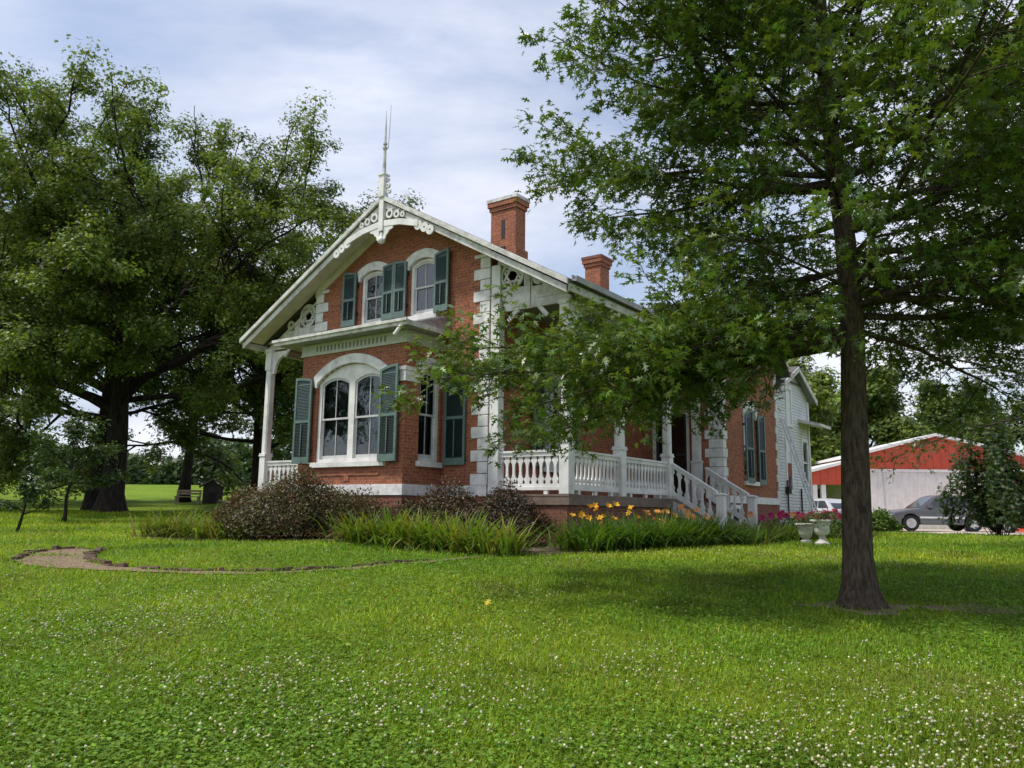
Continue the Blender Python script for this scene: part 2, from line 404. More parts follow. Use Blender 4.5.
def obj(name, mb, mat, parent=None, loc=None, rotz=0.0, smooth=False, bevel=0.0):
    if name in SPLIT:
        ps = pieces(mb)
        if len(ps) > 1:
            first = None
            for p in ps:
                o = obj1(name, p, mat, parent, loc, rotz, smooth, bevel)
                first = first or o
            return first
    return obj1(name, mb, mat, parent, loc, rotz, smooth, bevel)
def obj1(name, mb, mat, parent=None, loc=None, rotz=0.0, smooth=False, bevel=0.0):
    me = bpy.data.meshes.new(name)
    me.from_pydata(mb.v, [], mb.f)
    me.validate()
    import bmesh
    bm = bmesh.new(); bm.from_mesh(me)
    bmesh.ops.recalc_face_normals(bm, faces=bm.faces)
    bm.to_mesh(me); bm.free()
    me.materials.append(M[mat] if isinstance(mat, str) else mat)
    if smooth:
        me.polygons.foreach_set('use_smooth', [True] * len(me.polygons))
    o = bpy.data.objects.new(name, me)
    COL.objects.link(o)
    if parent is not None:
        o.parent = parent
    if loc is not None:
        o.location = loc
    o.rotation_euler = (0, 0, rotz)
    if bevel:
        b = o.modifiers.new('soft_edge', 'BEVEL'); b.width = bevel; b.segments = 2; b.limit_method = 'ANGLE'; b.angle_limit = rad(40)
    return o

def tag(o, label=None, cat=None, group=None, kind=None):
    if label: o['label'] = label
    if cat: o['category'] = cat
    if group: o['group'] = group
    if kind: o['kind'] = kind
    return o

def thing(name, label, cat, loc=(0, 0, 0), rotz=0.0, group=None):
    o = bpy.data.objects.new(name, None)
    o.empty_display_size = 0.2
    COL.objects.link(o)
    o.location = loc; o.rotation_euler = (0, 0, rotz)
    return tag(o, label, cat, group)

def soup(name, verts, k, faces, mat, parent=None, tint=None, loc=None):
    """verts (n,k,3) instances of one little template merged in one mesh; tint (n,3)"""
    n = len(verts)
    verts = np.asarray(verts, np.float32).reshape(-1, 3)
    lens = [len(f) for f in faces]
    fl = np.array([i for f in faces for i in f], np.int32)
    L = len(fl)
    loops = (fl[None, :] + (np.arange(n, dtype=np.int32) * k)[:, None]).ravel()
    st = np.concatenate([[0], np.cumsum(lens)[:-1]]).astype(np.int32)
    starts = (st[None, :] + (np.arange(n, dtype=np.int32) * L)[:, None]).ravel()
    me = bpy.data.meshes.new(name)
    me.vertices.add(len(verts)); me.vertices.foreach_set('co', verts.ravel())
    me.loops.add(len(loops)); me.loops.foreach_set('vertex_index', loops)
    me.polygons.add(len(starts)); me.polygons.foreach_set('loop_start', starts)
    me.update(calc_edges=True)
    if tint is not None:
        at = me.color_attributes.new('tint', 'FLOAT_COLOR', 'POINT')
        c = np.ones((n, k, 4), np.float32); c[:, :, :3] = np.asarray(tint)[:, None, :]
        at.data.foreach_set('color', c.ravel())
    me.materials.append(M[mat] if isinstance(mat, str) else mat)
    o = bpy.data.objects.new(name, me)
    COL.objects.link(o)
    if parent is not None: o.parent = parent
    if loc is not None: o.location = loc
    return o

def unit(a):
    return a / np.maximum(np.linalg.norm(a, axis=-1, keepdims=True), 1e-9)

def leaf_verts(P, Nn, S, tmpl, T=None):
    n = len(P)
    Nn = unit(Nn)
    if T is None:
        T = rng.normal(size=(n, 3))
    T = unit(T - Nn * np.sum(T * Nn, 1, keepdims=True))
    B = np.cross(Nn, T)
    t = np.asarray(tmpl, float)
    S = np.asarray(S).reshape(-1, 1, 1)
    return P[:, None, :] + S * (t[None, :, 0:1] * B[:, None, :] + t[None, :, 1:2] * T[:, None, :] + t[None, :, 2:3] * Nn[:, None, :])

def tints(n, base, var=0.25, warm=0.2, alt=None, altp=0.0):
    base = np.asarray(base)
    v = np.exp(rng.normal(0, var, (n, 1)))
    c = base[None, :] * v
    h = rng.normal(0, warm, n)
    c[:, 0] *= np.exp(h); c[:, 2] *= np.exp(-h * 0.6)
    if alt is not None:
        k = rng.random(n) < altp
        c[k] = np.asarray(alt)[None, :] * np.exp(rng.normal(0, var, (k.sum(), 1)))
    return np.clip(c, 0.004, 0.9)

OAK = [(.015, 0, 0), (.03, .20, .02), (.24, .24, -.03), (.05, .36, .03), (.40, .56, -.06), (.06, .60, .03), (.24, .88, -.05), (.05, .80, .01), (0, 1.08, -.08)]
OAK = OAK + [(-a, b, c) for a, b, c in OAK[-2::-1]]
OAKF = [tuple(range(17))]
LEAFLET = [(0, 0, 0), (.24, .4, .03), (0, 1, -.05), (-.24, .4, .03)]
LEAFLETF = [(0, 1, 2, 3)]
SPRAY = [(0, 0, 0), (.3, .35, .05), (.12, .42, 0), (.34, .75, -.02), (.05, .62, .02), (0, 1.05, -.08), (-.08, .66, .02), (-.36, .72, -.04), (-.12, .4, 0), (-.3, .3, .04)]
SPRAYF = [tuple(range(10))]

def strips(name, P, az, L, W, lean, droop, mat, parent=None, tint=None, seg=3):
    """arching blades rooted at P"""
    n = len(P)
    pos = np.array(P, float); hor = np.stack([np.cos(az), np.sin(az), np.zeros(n)], 1); side = np.stack([-np.sin(az), np.cos(az), np.zeros(n)], 1)
    rows = []
    for i in range(seg + 1):
        s = i / seg
        wd = W * (1 - s ** 1.6) * (0.75 + 0.5 * min(s * 3, 1)) * 0.5
        if i == seg:
            rows.append(pos[:, None, :])
        else:
            rows.append(np.stack([pos - side * wd[:, None], pos + side * wd[:, None]], 1))
        th = lean + droop * (s + 0.5 / seg)
        pos = pos + (hor * np.sin(th)[:, None] + np.array([0, 0, 1.0]) * np.cos(th)[:, None]) * (L / seg)[:, None]
    v = np.concatenate(rows, 1)
    fs = [(2 * i, 2 * i + 1, 2 * i + 3, 2 * i + 2) for i in range(seg - 1)] + [(2 * seg - 2, 2 * seg - 1, 2 * seg)]
    return soup(name, v, 2 * seg + 1, fs, mat, parent, tint)

# ------------------------------------------------------------------ terrain
def sm(t):
    t = np.clip(t, 0, 1); return t * t * (3 - 2 * t)
def H(x, y):
    t = np.clip(y / 17., -1, 1); s = np.where(t < 0, 1.6 * t, t * (1.6 - .6 * t)) * .95
    l = sm((18 - x) / 30.)
    far = l * (.35 * sm((y - 20) / 16) + .045 * np.clip(y - 40, 0, 80) * sm((y - 36) / 16))
    roll_ = 0.025 * np.sin(x * 0.9 + 1.3) * np.sin(y * 0.7) + 0.02 * np.sin(x * 0.37 + y * 0.5)
    return s + far - (1 - l) * .06 * sm((y - 22) / 10) + roll_ * sm((y + 5) / 10)
def Hf(x, y):
    return float(H(np.float64(x), np.float64(y)))
def on(x, y, dz=0.0):
    return (x, y, Hf(x, y) + dz)

ax = np.unique(np.concatenate([np.arange(-30, 34, 0.4), np.linspace(-500, -30, 40), np.linspace(34, 500, 40)]))
ay = np.unique(np.concatenate([np.arange(-14, 48, 0.4), np.arange(48, 130, 2.0), np.linspace(130, 1400, 40), np.linspace(-60, -14, 10)]))
X, Y = np.meshgrid(ax, ay)
V = np.stack([X, Y, H(X, Y)], 2).reshape(-1, 3)
nx, ny = len(ax), len(ay)
ii = np.arange((ny - 1) * (nx - 1)); r_ = ii // (nx - 1); c_ = ii % (nx - 1)
q0 = r_ * nx + c_
me = bpy.data.meshes.new('lawn')
me.from_pydata(V.tolist(), [], np.stack([q0, q0 + 1, q0 + nx + 1, q0 + nx], 1).tolist())
me.polygons.foreach_set('use_smooth', [True] * len(me.polygons))
me.materials.append(M['ground'])
lawn = bpy.data.objects.new('lawn', me); COL.objects.link(lawn); tag(lawn, kind='structure')

def sheet(name, poly, mat, dz, step=0.35):
    """a ground sheet following the terrain inside a polygon"""
    import bmesh
    bm = bmesh.new()
    bm.faces.new([bm.verts.new((a, b, 0)) for a, b in poly])
    bmesh.ops.triangulate(bm, faces=bm.faces)
    for _ in range(40):
        es = [e for e in bm.edges if e.calc_length() > step * 1.5]
        if not es: break
        bmesh.ops.bisect_edges(bm, edges=es, cuts=1)
        bmesh.ops.triangulate(bm, faces=bm.faces)
        if len(bm.faces) > 30000: break
    for v in bm.verts:
        v.co.z = Hf(v.co.x, v.co.y) + dz
    m2 = bpy.data.meshes.new(name); bm.to_mesh(m2); bm.free()
    m2.materials.append(M[mat])
    o = bpy.data.objects.new(name, m2); COL.objects.link(o)
    return tag(o, kind='structure')

def smooth_loop(pts, k=4):
    out = []
    n = len(pts)
    for i in range(n):
        p0, p1, p2, p3 = (np.array(pts[(i + j - 1) % n], float) for j in range(4))
        for s in range(k):
            t = s / k
            out.append(tuple(0.5 * ((2 * p1) + (-p0 + p2) * t + (2 * p0 - 5 * p1 + 4 * p2 - p3) * t * t + (-p0 + 3 * p1 - 3 * p2 + p3) * t ** 3)))
    return out

PATH = [(-7.32, 12.15), (-7.75, 13.25), (-7.79, 14.05), (-7.44, 14.55), (-6.82, 13.2), (-6.19, 12.0), (-5.69, 11.45), (-4.97, 11.22), (-4.28, 11.22), (-2.99, 11.55), (-1.68, 12.42), (-0.4, 13.75), (0.25, 14.9), (1.0, 15.2), (0.3, 14.4), (-1.05, 12.75), (-1.62, 12.22), (-2.93, 11.38), (-4.2, 11.0), (-5.1, 10.95), (-5.9, 11.0), (-6.7, 11.3)]
PATHP = smooth_loop(PATH, 4)
PATHP = [(a + rng.normal(0, .09), b + rng.normal(0, .07)) for a, b in PATHP]
sheet('brick_path', PATHP, 'pathbrick', 0.014, 0.3)
DRIVE = [(13.5, 33.2), (60, 33.0), (60, 46.7), (13.5, 46.7)]
sheet('gravel_driveway', DRIVE, 'gravel', 0.012, 1.5)

BED = smooth_loop([(-8.6, 18.0), (-6.6, 16.9), (-4.6, 16.5), (-3.1, 15.9), (-1.4, 14.5), (.2, 13.75), (1.6, 14.5), (3.2, 15.6), (4.9, 17.2), (6.4, 19.0), (7.9, 20.2), (8.2, 22.2), (6.0, 21.6), (4.2, 19.6), (1.2, 16.7), (-2.0, 17.3), (-5.0, 19.5), (-8.0, 21.0)], 4)
sheet('flower_bed', [(a + rng.normal(0, .04), b + rng.normal(0, .04)) for a, b in BED], 'mulch', .014, .4)
ROOTS = [(3.79 + (.52 + .14 * math.sin(3 * a) + .1 * math.sin(7 * a)) * math.cos(a), 8.82 + (.44 + .1 * math.cos(4 * a) + .07 * math.sin(9 * a)) * math.sin(a)) for a in np.linspace(0, 6.283, 40)[:-1]]
sheet('bare_soil', ROOTS, 'dirt', .006, .2)
WORN = [(5.15 + (.75 + .12 * math.sin(3 * a + 1) + .1 * math.sin(8 * a)) * math.cos(a), 8.75 + (.26 + .05 * math.cos(4 * a) + .05 * math.sin(9 * a)) * math.sin(a)) for a in np.linspace(0, 6.283, 40)[:-1]]
sheet('bare_soil', WORN, 'dirt', .006, .2)
def inside(px, py, poly):
    res = np.zeros(len(px), bool)
    n = len(poly)
    for i in range(n):
        x1, y1 = poly[i]; x2, y2 = poly[(i + 1) % n]
        c = ((y1 > py) != (y2 > py)) & (px < (x2 - x1) * (py - y1) / ((y2 - y1) or 1e-9) + x1)
        res ^= c
    return res

# ------------------------------------------------------------------ house frame
OX, OY, OZ = 1.01679, 16.5, EYE + 0.37148
CA, SA = math.cos(YAW), math.sin(YAW)
def WU(u, v):
    return OX + u * CA + v * SA, OY - u * SA + v * CA
BASE = -1.02
house = thing('brick_house', 'red brick farmhouse with white porch, quoins and carved gable trim', 'house', (OX, OY, OZ + BASE), -YAW)
def hp(name, mb, mat, parent=None, **kw):
    if parent is None:
        return obj(name, mb, mat, house, loc=(0, 0, -BASE), **kw)
    return obj(name, mb, mat, parent, **kw)

def FP(v0):           # facade plane facing the front (-v): p=u, q=w, depth into the wall = +v
    return lambda p, q, d: (p, v0 + d, q)
def SP(u0):           # plane facing right (+u): p=v, q=w, depth into the wall = -u
    return lambda p, q, d: (u0 - d, p, q)
def TP(p, q, d):      # plan: p=u q=v d=w
    return (p, q, d)

def arc(p0, p1, qs, qt, n=12):
    """from (p0,qs) over the crown qt to (p1,qs)"""
    h_ = max(qt - qs, 1e-4); c = (p1 - p0) / 2
    Rr = (c * c + h_ * h_) / (2 * h_); cx = (p0 + p1) / 2; cy = qt - Rr
    a0 = math.asin(min(1, c / Rr))
    return [(cx + Rr * math.sin(-a0 + 2 * a0 * i / n), cy + Rr * math.cos(-a0 + 2 * a0 * i / n)) for i in range(n + 1)]
def opening(p0, p1, q0, qs, qt, n=12):
    return [(p1, q0), (p0, q0)] + arc(p0, p1, qs, qt, n)
def rect(p0, p1, q0, q1):
    return [(p0, q0), (p1, q0), (p1, q1), (p0, q1)]
def ring(c, r0, r1, n=20):
    return [[(c[0] + r1 * math.cos(2 * math.pi * i / n), c[1] + r1 * math.sin(2 * math.pi * i / n)) for i in range(n)],
            [(c[0] + r0 * math.cos(2 * math.pi * i / n), c[1] + r0 * math.sin(2 * math.pi * i / n)) for i in range(n)]]
def bar2(a, b, w_):
    d = Vector((b[0] - a[0], b[1] - a[1])).normalized(); n_ = Vector((-d.y, d.x)) * w_ / 2
    return [(a[0] + n_.x, a[1] + n_.y), (a[0] - n_.x, a[1] - n_.y), (b[0] - n_.x, b[1] - n_.y), (b[0] + n_.x, b[1] + n_.y)]

WL, WR = -7.85, -1.87
RIDGE, RTOP, SLOPE = -4.8, 7.37, 0.56
def roof_w(u): return RTOP - SLOPE * abs(u - RIDGE)
WTH = 0.30

# --- openings
up_l = (-6.14, -5.24, 4.32, 5.60, 5.74)
up_r = (-4.41, -3.52, 4.32, 5.62, 5.77)
bayw = (-6.12, -3.83, 0.72, 2.62, 3.03)
bays = (-0.80, -0.10, 0.72, 2.70, 2.88)
prw = (2.16, 3.06, 0.72, 2.72, 2.86)
WGV0, WGV1, WGU = 7.60, 12.50, 0.60
wgw = (9.32, 10.34, 0.62, 2.62, 2.84)
door = (-1.50, -0.42, 0.02, 2.55)

# --- main walls
mb = MB()
outer = [(WL, -1.0), (WR, -1.0), (WR, roof_w(WR) - .14), (RIDGE, RTOP - .14), (WL, roof_w(WL) - .14)]
mb.prism([outer, opening(*up_l), opening(*up_r)], FP(0), 0, WTH)
mb.prism([rect(WTH, WGV0, -1.0, roof_w(WR) - .14), opening(*prw)], SP(WR), 0, WTH)
mb.prism([rect(WTH, 16.3, -1.0, roof_w(WL) - .14)], SP(WL + WTH), 0, WTH)
mb.prism([[(WL + WTH, -1.0), (WGU - WTH, -1.0), (WGU - WTH, 4.2), (RIDGE, 6.6), (WL + WTH, roof_w(WL) - .14)]], FP(16.0), 0, WTH)
hp('brick_wall', mb, 'brick')
# wing: front face (with the door) and the side face with its gable
mb = MB()
mb.prism([[(WR - WTH, -1.0), (WGU, -1.0), (WGU, 4.3), (WR - WTH, 4.3)], rect(*door)], FP(WGV0), 0, WTH)
vm = (WGV0 + WGV1) / 2
mb.prism([[(WGV0 + WTH, -1.0), (WGV1, -1.0), (WGV1, 4.35), (vm, 6.35), (WGV0 + WTH, 4.45)], opening(*wgw)], SP(WGU), 0, WTH)
hp('wing_wall', mb, 'brick')
# bay
BU0, BU1, BV = -6.72, -3.24, -1.28
mb = MB()
mb.prism([rect(BU0, BU1, -0.05, 3.60), opening(*bayw)], FP(BV), 0, 0.24)
mb.prism([rect(BV + .24, -0.003, -0.05, 3.60), opening(*bays)], SP(BU1), 0, 0.24)
mb.prism([rect(BV + .24, -0.003, -0.05, 3.60)], SP(BU0 + .24), 0, 0.24)
hp('bay_wall', mb, 'brick')
mb = MB()
mb.box(BU0 - .01, BU1 + .01, BV - .01, -.005, -1.0, -.06)
mb.box(0.02, 0.16, 0.02, 5.0, -1.0, -.225)
mb.box(WR + .01, 0.018, 0.02, 0.16, -1.0, -.225)
mb.box(WGU - .05, WGU + .02, WGV0 + .31, WGV1 - .31, -1.0, -.06)
mb.box(-9.6, BU0 - .02, 0.02, .16, -1.0, -.225)
hp('foundation', mb, 'brick_low')
# raised brick panels beneath the big window
mb = MB()
mb.box(-6.0, -5.06, BV - .02, BV + .02, .40, .46); mb.box(-4.9, -3.95, BV - .02, BV + .02, .40, .46)
mb.box(-5.06, -4.9, BV - .02, BV + .02, .28, .46)
hp('brick_panel', mb, 'brick')
# inner dark rooms (floors and back partitions)
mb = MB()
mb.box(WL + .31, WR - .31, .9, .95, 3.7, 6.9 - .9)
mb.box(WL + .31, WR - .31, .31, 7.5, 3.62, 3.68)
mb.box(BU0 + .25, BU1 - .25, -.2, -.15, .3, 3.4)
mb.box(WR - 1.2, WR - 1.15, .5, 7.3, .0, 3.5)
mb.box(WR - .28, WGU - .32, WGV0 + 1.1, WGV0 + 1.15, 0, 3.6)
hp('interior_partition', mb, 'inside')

# --- water table (white stone band)
mb = MB()
mb.box(BU0 - .04, BU1 + .04, BV - .04, BV + .003, -.05, .19)
mb.box(BU1 - .003, BU1 + .04, BV + .003, -.045, -.05, .19)
mb.box(BU1 + .001, WR - .02, -.045, .003, -.05, .19)
mb.box(WL - .02, BU0 - .001, -.045, .003, -.05, .19)
mb.box(WGU - .003, WGU + .045, WGV0 + .31, WGV1 + .02, -.05, .16)
hp('water_table', mb, 'stone', bevel=.008)
# --- belt course on the bay corner
mb = MB()
for (a, b) in ((2.70, 2.80), (2.585, 2.70), (2.46, 2.585)):
    e = .05 if b > 2.75 else (.035 if b > 2.6 else .045)
    mb.box(-3.40, BU1 + e, BV - e, BV + .003, a + .004, b)
    mb.box(BU1 - .003, BU1 + e, BV + .003, bays[0] - .06, a + .004, b)
    mb.box(BU0 - e, -6.60, BV - e, BV + .003, a + .004, b)
hp('belt_course', mb, 'stone', bevel=.006)

# --- quoins
def quoin_stack(name, fn, z0, z1, hh=.262):
    mb = MB(); z = z0; k = 0
    while z < z1 - .05:
        t = min(z + hh - .012, z1)
        fn(mb, z, t, k % 2 == 0); z += hh; k += 1
    return hp(name, mb, 'stone', bevel=.012)
quoin_stack('quoin', lambda mb, a, b, wd: mb.box(-2.36 if wd else -2.17, -1.88, -.035, .003, a, b), .195, roof_w(-2.3) - .45)
quoin_stack('quoin', lambda mb, a, b, wd: mb.box(WL - .005, -7.37 if wd else -7.56, -.035, .003, a, b), 4.36, roof_w(WL) - .16)
quoin_stack('quoin', lambda mb, a, b, wd: (mb.box((.08 if wd else .20), WGU + .035, WGV0 - .035, WGV0 + .003, a, b), mb.box(WGU - .003, WGU + .035, WGV0 + .003, WGV0 + (.30 if wd else .2), a, b)), .165, 4.2)
quoin_stack('quoin', lambda mb, a, b, wd: mb.box(WGU - .003, WGU + .04, WGV1 - (.24 if wd else .12), WGV1 + .03, a, b), .165, 4.3)

# --- roof
mb = MB()
def roof_poly(t0, t1, e=5.42):
    return [(RIDGE - e, roof_w(RIDGE - e) - t0), (RIDGE, RTOP - t0), (RIDGE + e, roof_w(RIDGE + e) - t0), (RIDGE + e, roof_w(RIDGE + e) - t1), (RIDGE, RTOP - t1), (RIDGE - e, roof_w(RIDGE - e) - t1)]
mb.prism([roof_poly(0, .08)], FP(-.66), 0, 17.2)
wp = [(vm - 2.75, 6.55 - .82 * 2.75), (vm, 6.55), (vm + 2.75, 6.55 - .82 * 2.75), (vm + 2.75, 6.45 - .82 * 2.75), (vm, 6.45), (vm - 2.75, 6.45 - .82 * 2.75)]
mb.prism([wp], SP(WGU + .45), 0, 5.8)
roof = hp('roof', mb, 'roof')
m2 = MB(); m2.prism([[(a, b - .015) for a, b in wp[:3]] + [(a, b - .14) for a, b in wp[:3][::-1]]], SP(WGU + .49), 0, .038)
hp('rake_trim', m2, 'white_old', roof, loc=None)
# white rake boards, two stepped members, and eave fascia
def rake_band(t0, t1, e):
    return roof_poly(t0, t1, e)
mb = MB()
mb.prism([rake_band(.012, .135, 5.41)], FP(-.72), 0, .058)
mb.prism([rake_band(.165, .325, 5.34)], FP(-.64), 0, .035)
hp('rake_board', mb, 'white_old', bevel=.006)
mb = MB()
for sgn in (1, -1):
    ue = RIDGE + sgn * 5.40
    a, b = sorted((ue - sgn * .05, ue + sgn * .005))
    mb.box(a, b, -.6, 9.0 if sgn > 0 else 16.5, roof_w(ue) - .25, roof_w(ue) - .085)
hp('eave_fascia', mb, 'white_old')
mb = MB()
ue = RIDGE + 5.47
pr = [(ue - .06, 4.43), (ue - .06, 4.31), (ue + .05, 4.29), (ue + .07, 4.40), (ue + .05, 4.40), (ue + .035, 4.33), (ue - .035, 4.345), (ue - .035, 4.43)]
mb.prism([pr], FP(-.55), 0, 8.2)
hp('gutter', mb, 'metal')
# soffits: the sloping boards under the front overhang and the porch ceilings
mb = MB()
mb.prism([roof_poly(.09, .125, 5.30)], FP(-.604), 0, .60)
hp('soffit', mb, 'cream')
mb = MB()
tt = .145
mb.prism([[(WL - .01, roof_w(WL) - tt), (WL - .01, roof_w(WL) - tt - .2), (RIDGE, RTOP - tt - .2), (WR + .01, roof_w(WR) - tt - .2), (WR + .01, roof_w(WR) - tt), (RIDGE, RTOP - tt)]], FP(-.06), 0, .055)
hp('gable_frieze', mb, 'cream')
mb = MB()
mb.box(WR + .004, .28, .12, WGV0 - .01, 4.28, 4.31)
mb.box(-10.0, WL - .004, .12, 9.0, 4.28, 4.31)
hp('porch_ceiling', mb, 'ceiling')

# --- chimneys
for nm, (u0, u1, v0, v1, z0, z1) in (('chimney', (-4.60, -3.72, 3.5, 3.98, 6.4, 8.52)), ('chimney', (-4.68, -4.08, 9.0, 9.62, 6.4, 8.32))):
    mb = MB(); mb.box(u0, u1, v0, v1, z0, z1 - .32)
    first = nm == 'chimney' and v0 < 5
    mb.box(u0 - .04, u1 + .04, v0 - .04, v1 + .04, z1 - .318, z1 - .2)
    mb.box(u0 - .08, u1 + .08, v0 - .08, v1 + .08, z1 - .198, z1 - .06)
    if first:
        mb.box(u0 - .06, u1 + .06, v0 - .06, v1 + .06, 6.4, 7.0)
    ch = hp(nm, mb, 'brick')
    m2 = MB(); m2.box(u0 - .1, u1 + .1, v0 - .1, v1 + .1, z1 - .058, z1 + .04)
    hp('chimney_cap', m2, 'white_old' if first else 'brick_low', ch)
    if first:
        m2 = MB(); m2.box((u0 + u1) / 2 - .06, (u0 + u1) / 2 + .06, v0 - .012, v0 - .002, 7.35, 7.9)
        hp('slot_shade_strip', m2, 'iron', ch)  # black strip on the brick face, painting the shade of a recess

# --- windows
def build_window(mapf, op, lights, sill=True, hood=True, curtain='curtain', frame=.075, hood_out=.13, hood_drop=.0, room=True, mull=None):
    p0, p1, q0, qs, qt = op
    mb = MB()
    holes = []
    for (a, b, s, t_) in lights:
        holes.append(opening(a, b, q0 + frame, s, t_))
    mb.prism([opening(p0 + .004, p1 - .004, q0 + .004, qs - .002, qt - .004)] + holes, mapf, .05, .15)
    win = hp('window', mb, 'white')
    sb = MB(); gb = MB()
    for (a, b, s, t_) in lights:
        b0, m_ = q0 + frame, None
        midq = (q0 + frame + s) / 2 + .05
        e = .052
        # upper sash (outer) and lower sash (set back)
        sb.prism([[(b, midq - .02), (a, midq - .02)] + arc(a, b, s, t_), [(b - e, midq + .025), (a + e, midq + .025)] + arc(a + e, b - e, s - .035, t_ - e)], mapf, .075, .105)
        sb.prism([rect(a, b, b0, midq + .02), rect(a + e, b - e, b0 + .09, midq - .022)], mapf, .108, .138)
        c = (a + b) / 2
        sb.prism([rect(c - .011, c + .011, midq + .02, t_ - e + .004)], mapf, .079, .101)
        sb.prism([rect(c - .011, c + .011, b0 + .08, midq - .018)], mapf, .112, .134)
        gb.prism([[(b - .01, midq), (a + .01, midq)] + arc(a + .01, b - .01, s, t_ - .01)], mapf, .088, .093)
        gb.prism([rect(a + .01, b - .01, b0 + .01, midq)], mapf, .121, .126)
    hp('sash', sb, 'sash', win)
    hp('pane', gb, 'glass', win)
    if sill:
        s2 = MB(); s2.prism([rect(p0 - .07, p1 + .07, q0 - .125, q0 - .003)], mapf, -.09, .06)
        hp('sill', s2, 'white', win, bevel=.008)
    if hood:
        o_ = hood_out; th = .235
        oa = arc(p0 - o_, p1 + o_, qs + th * .72, qt + th * .94, 14); ia = arc(p0, p1, qs - .002, qt, 14)
        end = [(p1 + o_ * .45, qs - .10), (p1, qs - .10)] ; st = [(p0, qs - .10), (p0 - o_ * .45, qs - .10)]
        h2 = MB(); h2.prism([oa + end + ia[::-1] + st], mapf, -.055, .045)
        hp('arch_hood', h2, 'stone', win, bevel=.008)
    if curtain:
        cb = MB()
        n = 48; pts = []
        for i in range(n + 1):
            p = p0 + .02 + (p1 - p0 - .04) * i / n
            pts.append((p, .21 + .04 * math.sin(i * 1.15) + .03 * math.sin(i * .57 + 1)))
        vs = [mapf(p, q, d) for (p, d) in pts for q in (q0 + .05, qt - .02)]
        cb.add(vs, [(2 * i, 2 * i + 1, 2 * i + 3, 2 * i + 2) for i in range(n)])
        hp('curtain', cb, curtain, win)
    return win

bm_ = (bayw[0] + bayw[1]) / 2
build_window(FP(BV), bayw, [(bayw[0] + .10, bm_ - .09, 2.60, 2.735), (bm_ + .09, bayw[1] - .10, 2.60, 2.735)], hood_out=.13)
build_window(SP(BU1), bays, [(bays[0] + .05, bays[1] - .09, 2.67, 2.77)])
build_window(FP(0), up_l, [(up_l[0] + .09, up_l[1] - .08, 5.58, 5.665)], sill=True, curtain='blind')
build_window(FP(0), up_r, [(up_r[0] + .09, up_r[1] - .08, 5.60, 5.69)], sill=True, curtain='blind')
build_window(SP(WR), prw, [(prw[0] + .07, prw[1] - .07, 2.66, 2.76)])
build_window(SP(WGU), wgw, [(wgw[0] + .08, wgw[1] - .08, 2.56, 2.70)])
# white spandrel between the two arched lights of the big window is part of its frame

# --- shutters
def shutter_meshes(wd, h0, h1, flip):
    """x 0..wd from the hinge, z 0..; h0 height at the hinge side, h1 at the free edge (arched top)"""
    f = .06; t_ = .022
    mpf = lambda p, q, d: (p, d, q)
    n = 8
    top = [(wd * i / n, h0 + (h1 - h0) * (1 - (1 - i / n) ** 2) if h1 > h0 else h0) for i in range(n + 1)]
    itop = [(f + (wd - 2 * f) * i / n, (h0 + (h1 - h0) * (1 - (1 - (f + (wd - 2 * f) * i / n) / wd) ** 2) if h1 > h0 else h0) - f) for i in range(n + 1)]
    mid = h0 * .50
    fr = MB()
    outer_ = [(wd, 0), (0, 0)] + top
    fr.prism([outer_, [(wd - f, mid + .035), (f, mid + .035)] + itop, rect(f, wd - f, .16, mid - .035)], mpf, -t_, t_)
    fr.box(wd / 2 - .012, wd / 2 + .012, -t_ - .02, -t_ - .001, .19, mid - .06)
    lo = MB()
    z = .175
    while z < mid - .05:
        lo.add([(f, -.018, z), (wd - f, -.018, z), (wd - f, .016, z + .034), (f, .016, z + .034), (f, -.018, z + .006), (wd - f, -.018, z + .006), (wd - f, .016, z + .040), (f, .016, z + .040)],
               [(0, 3, 2, 1), (4, 5, 6, 7), (0, 1, 5, 4), (1, 2, 6, 5), (2, 3, 7, 6), (3, 0, 4, 7)]); z += .036
    lo.prism([rect(f + .002, wd - f - .002, .162, mid - .037)], mpf, .0165, .0205)
    up = MB()
    up.prism([[(wd - f - .002, mid + .037), (f + .002, mid + .037)] + [(a, b - .003) for a, b in itop]], mpf, .004, .014)
    z = mid + .05
    while z < h0 - f - .05:
        up.add([(f, -.014, z), (wd - f, -.014, z), (wd - f, .003, z + .034), (f, .003, z + .034), (f, -.014, z + .005), (wd - f, -.014, z + .005), (wd - f, .003, z + .038), (f, .003, z + .038)],
               [(0, 3, 2, 1), (4, 5, 6, 7), (0, 1, 5, 4), (1, 2, 6, 5), (2, 3, 7, 6), (3, 0, 4, 7)]); z += .036
    if flip:
        for b in (fr, lo, up):
            b.v = [(-x, y, z) for x, y, z in b.v]
    return fr, lo, up
def add_shutter(loc, wd, h0, h1, flip, rotz, um='teal', lm='teal_dark'):
    fr, lo, up = shutter_meshes(wd, h0, h1, flip)
    s = obj('shutter', fr, 'teal_frame', house, loc=(loc[0], loc[1], loc[2] - BASE), rotz=rotz)
    obj('louvre', lo, lm, s); obj('upper_panel', up, um, s)
    hb = MB()
    for z in (.28, h0 - .35):
        hb.box(-.03 if not flip else -.02, .02 if not flip else .03, .022, .07, z, z + .07)
    obj('hinge', hb, 'iron', s)
    return s
d = rad
add_shutter((-6.22, BV - .10, .70), .56, 2.04, 2.10, True, d(3))
add_shutter((-3.90, BV - .11, .69), .56, 2.06, 2.16, False, d(-2))
add_shutter((BU1 + .13, -.07, .66), .60, 2.16, 2.20, False, d(2), 'teal_dark', 'teal_dark')
add_shutter((-6.24, -.09, 4.34), .47, 1.40, 1.46, True, d(3))
add_shutter((-5.26, -.10, 4.33), .40, 1.40, 1.46, False, d(-2))
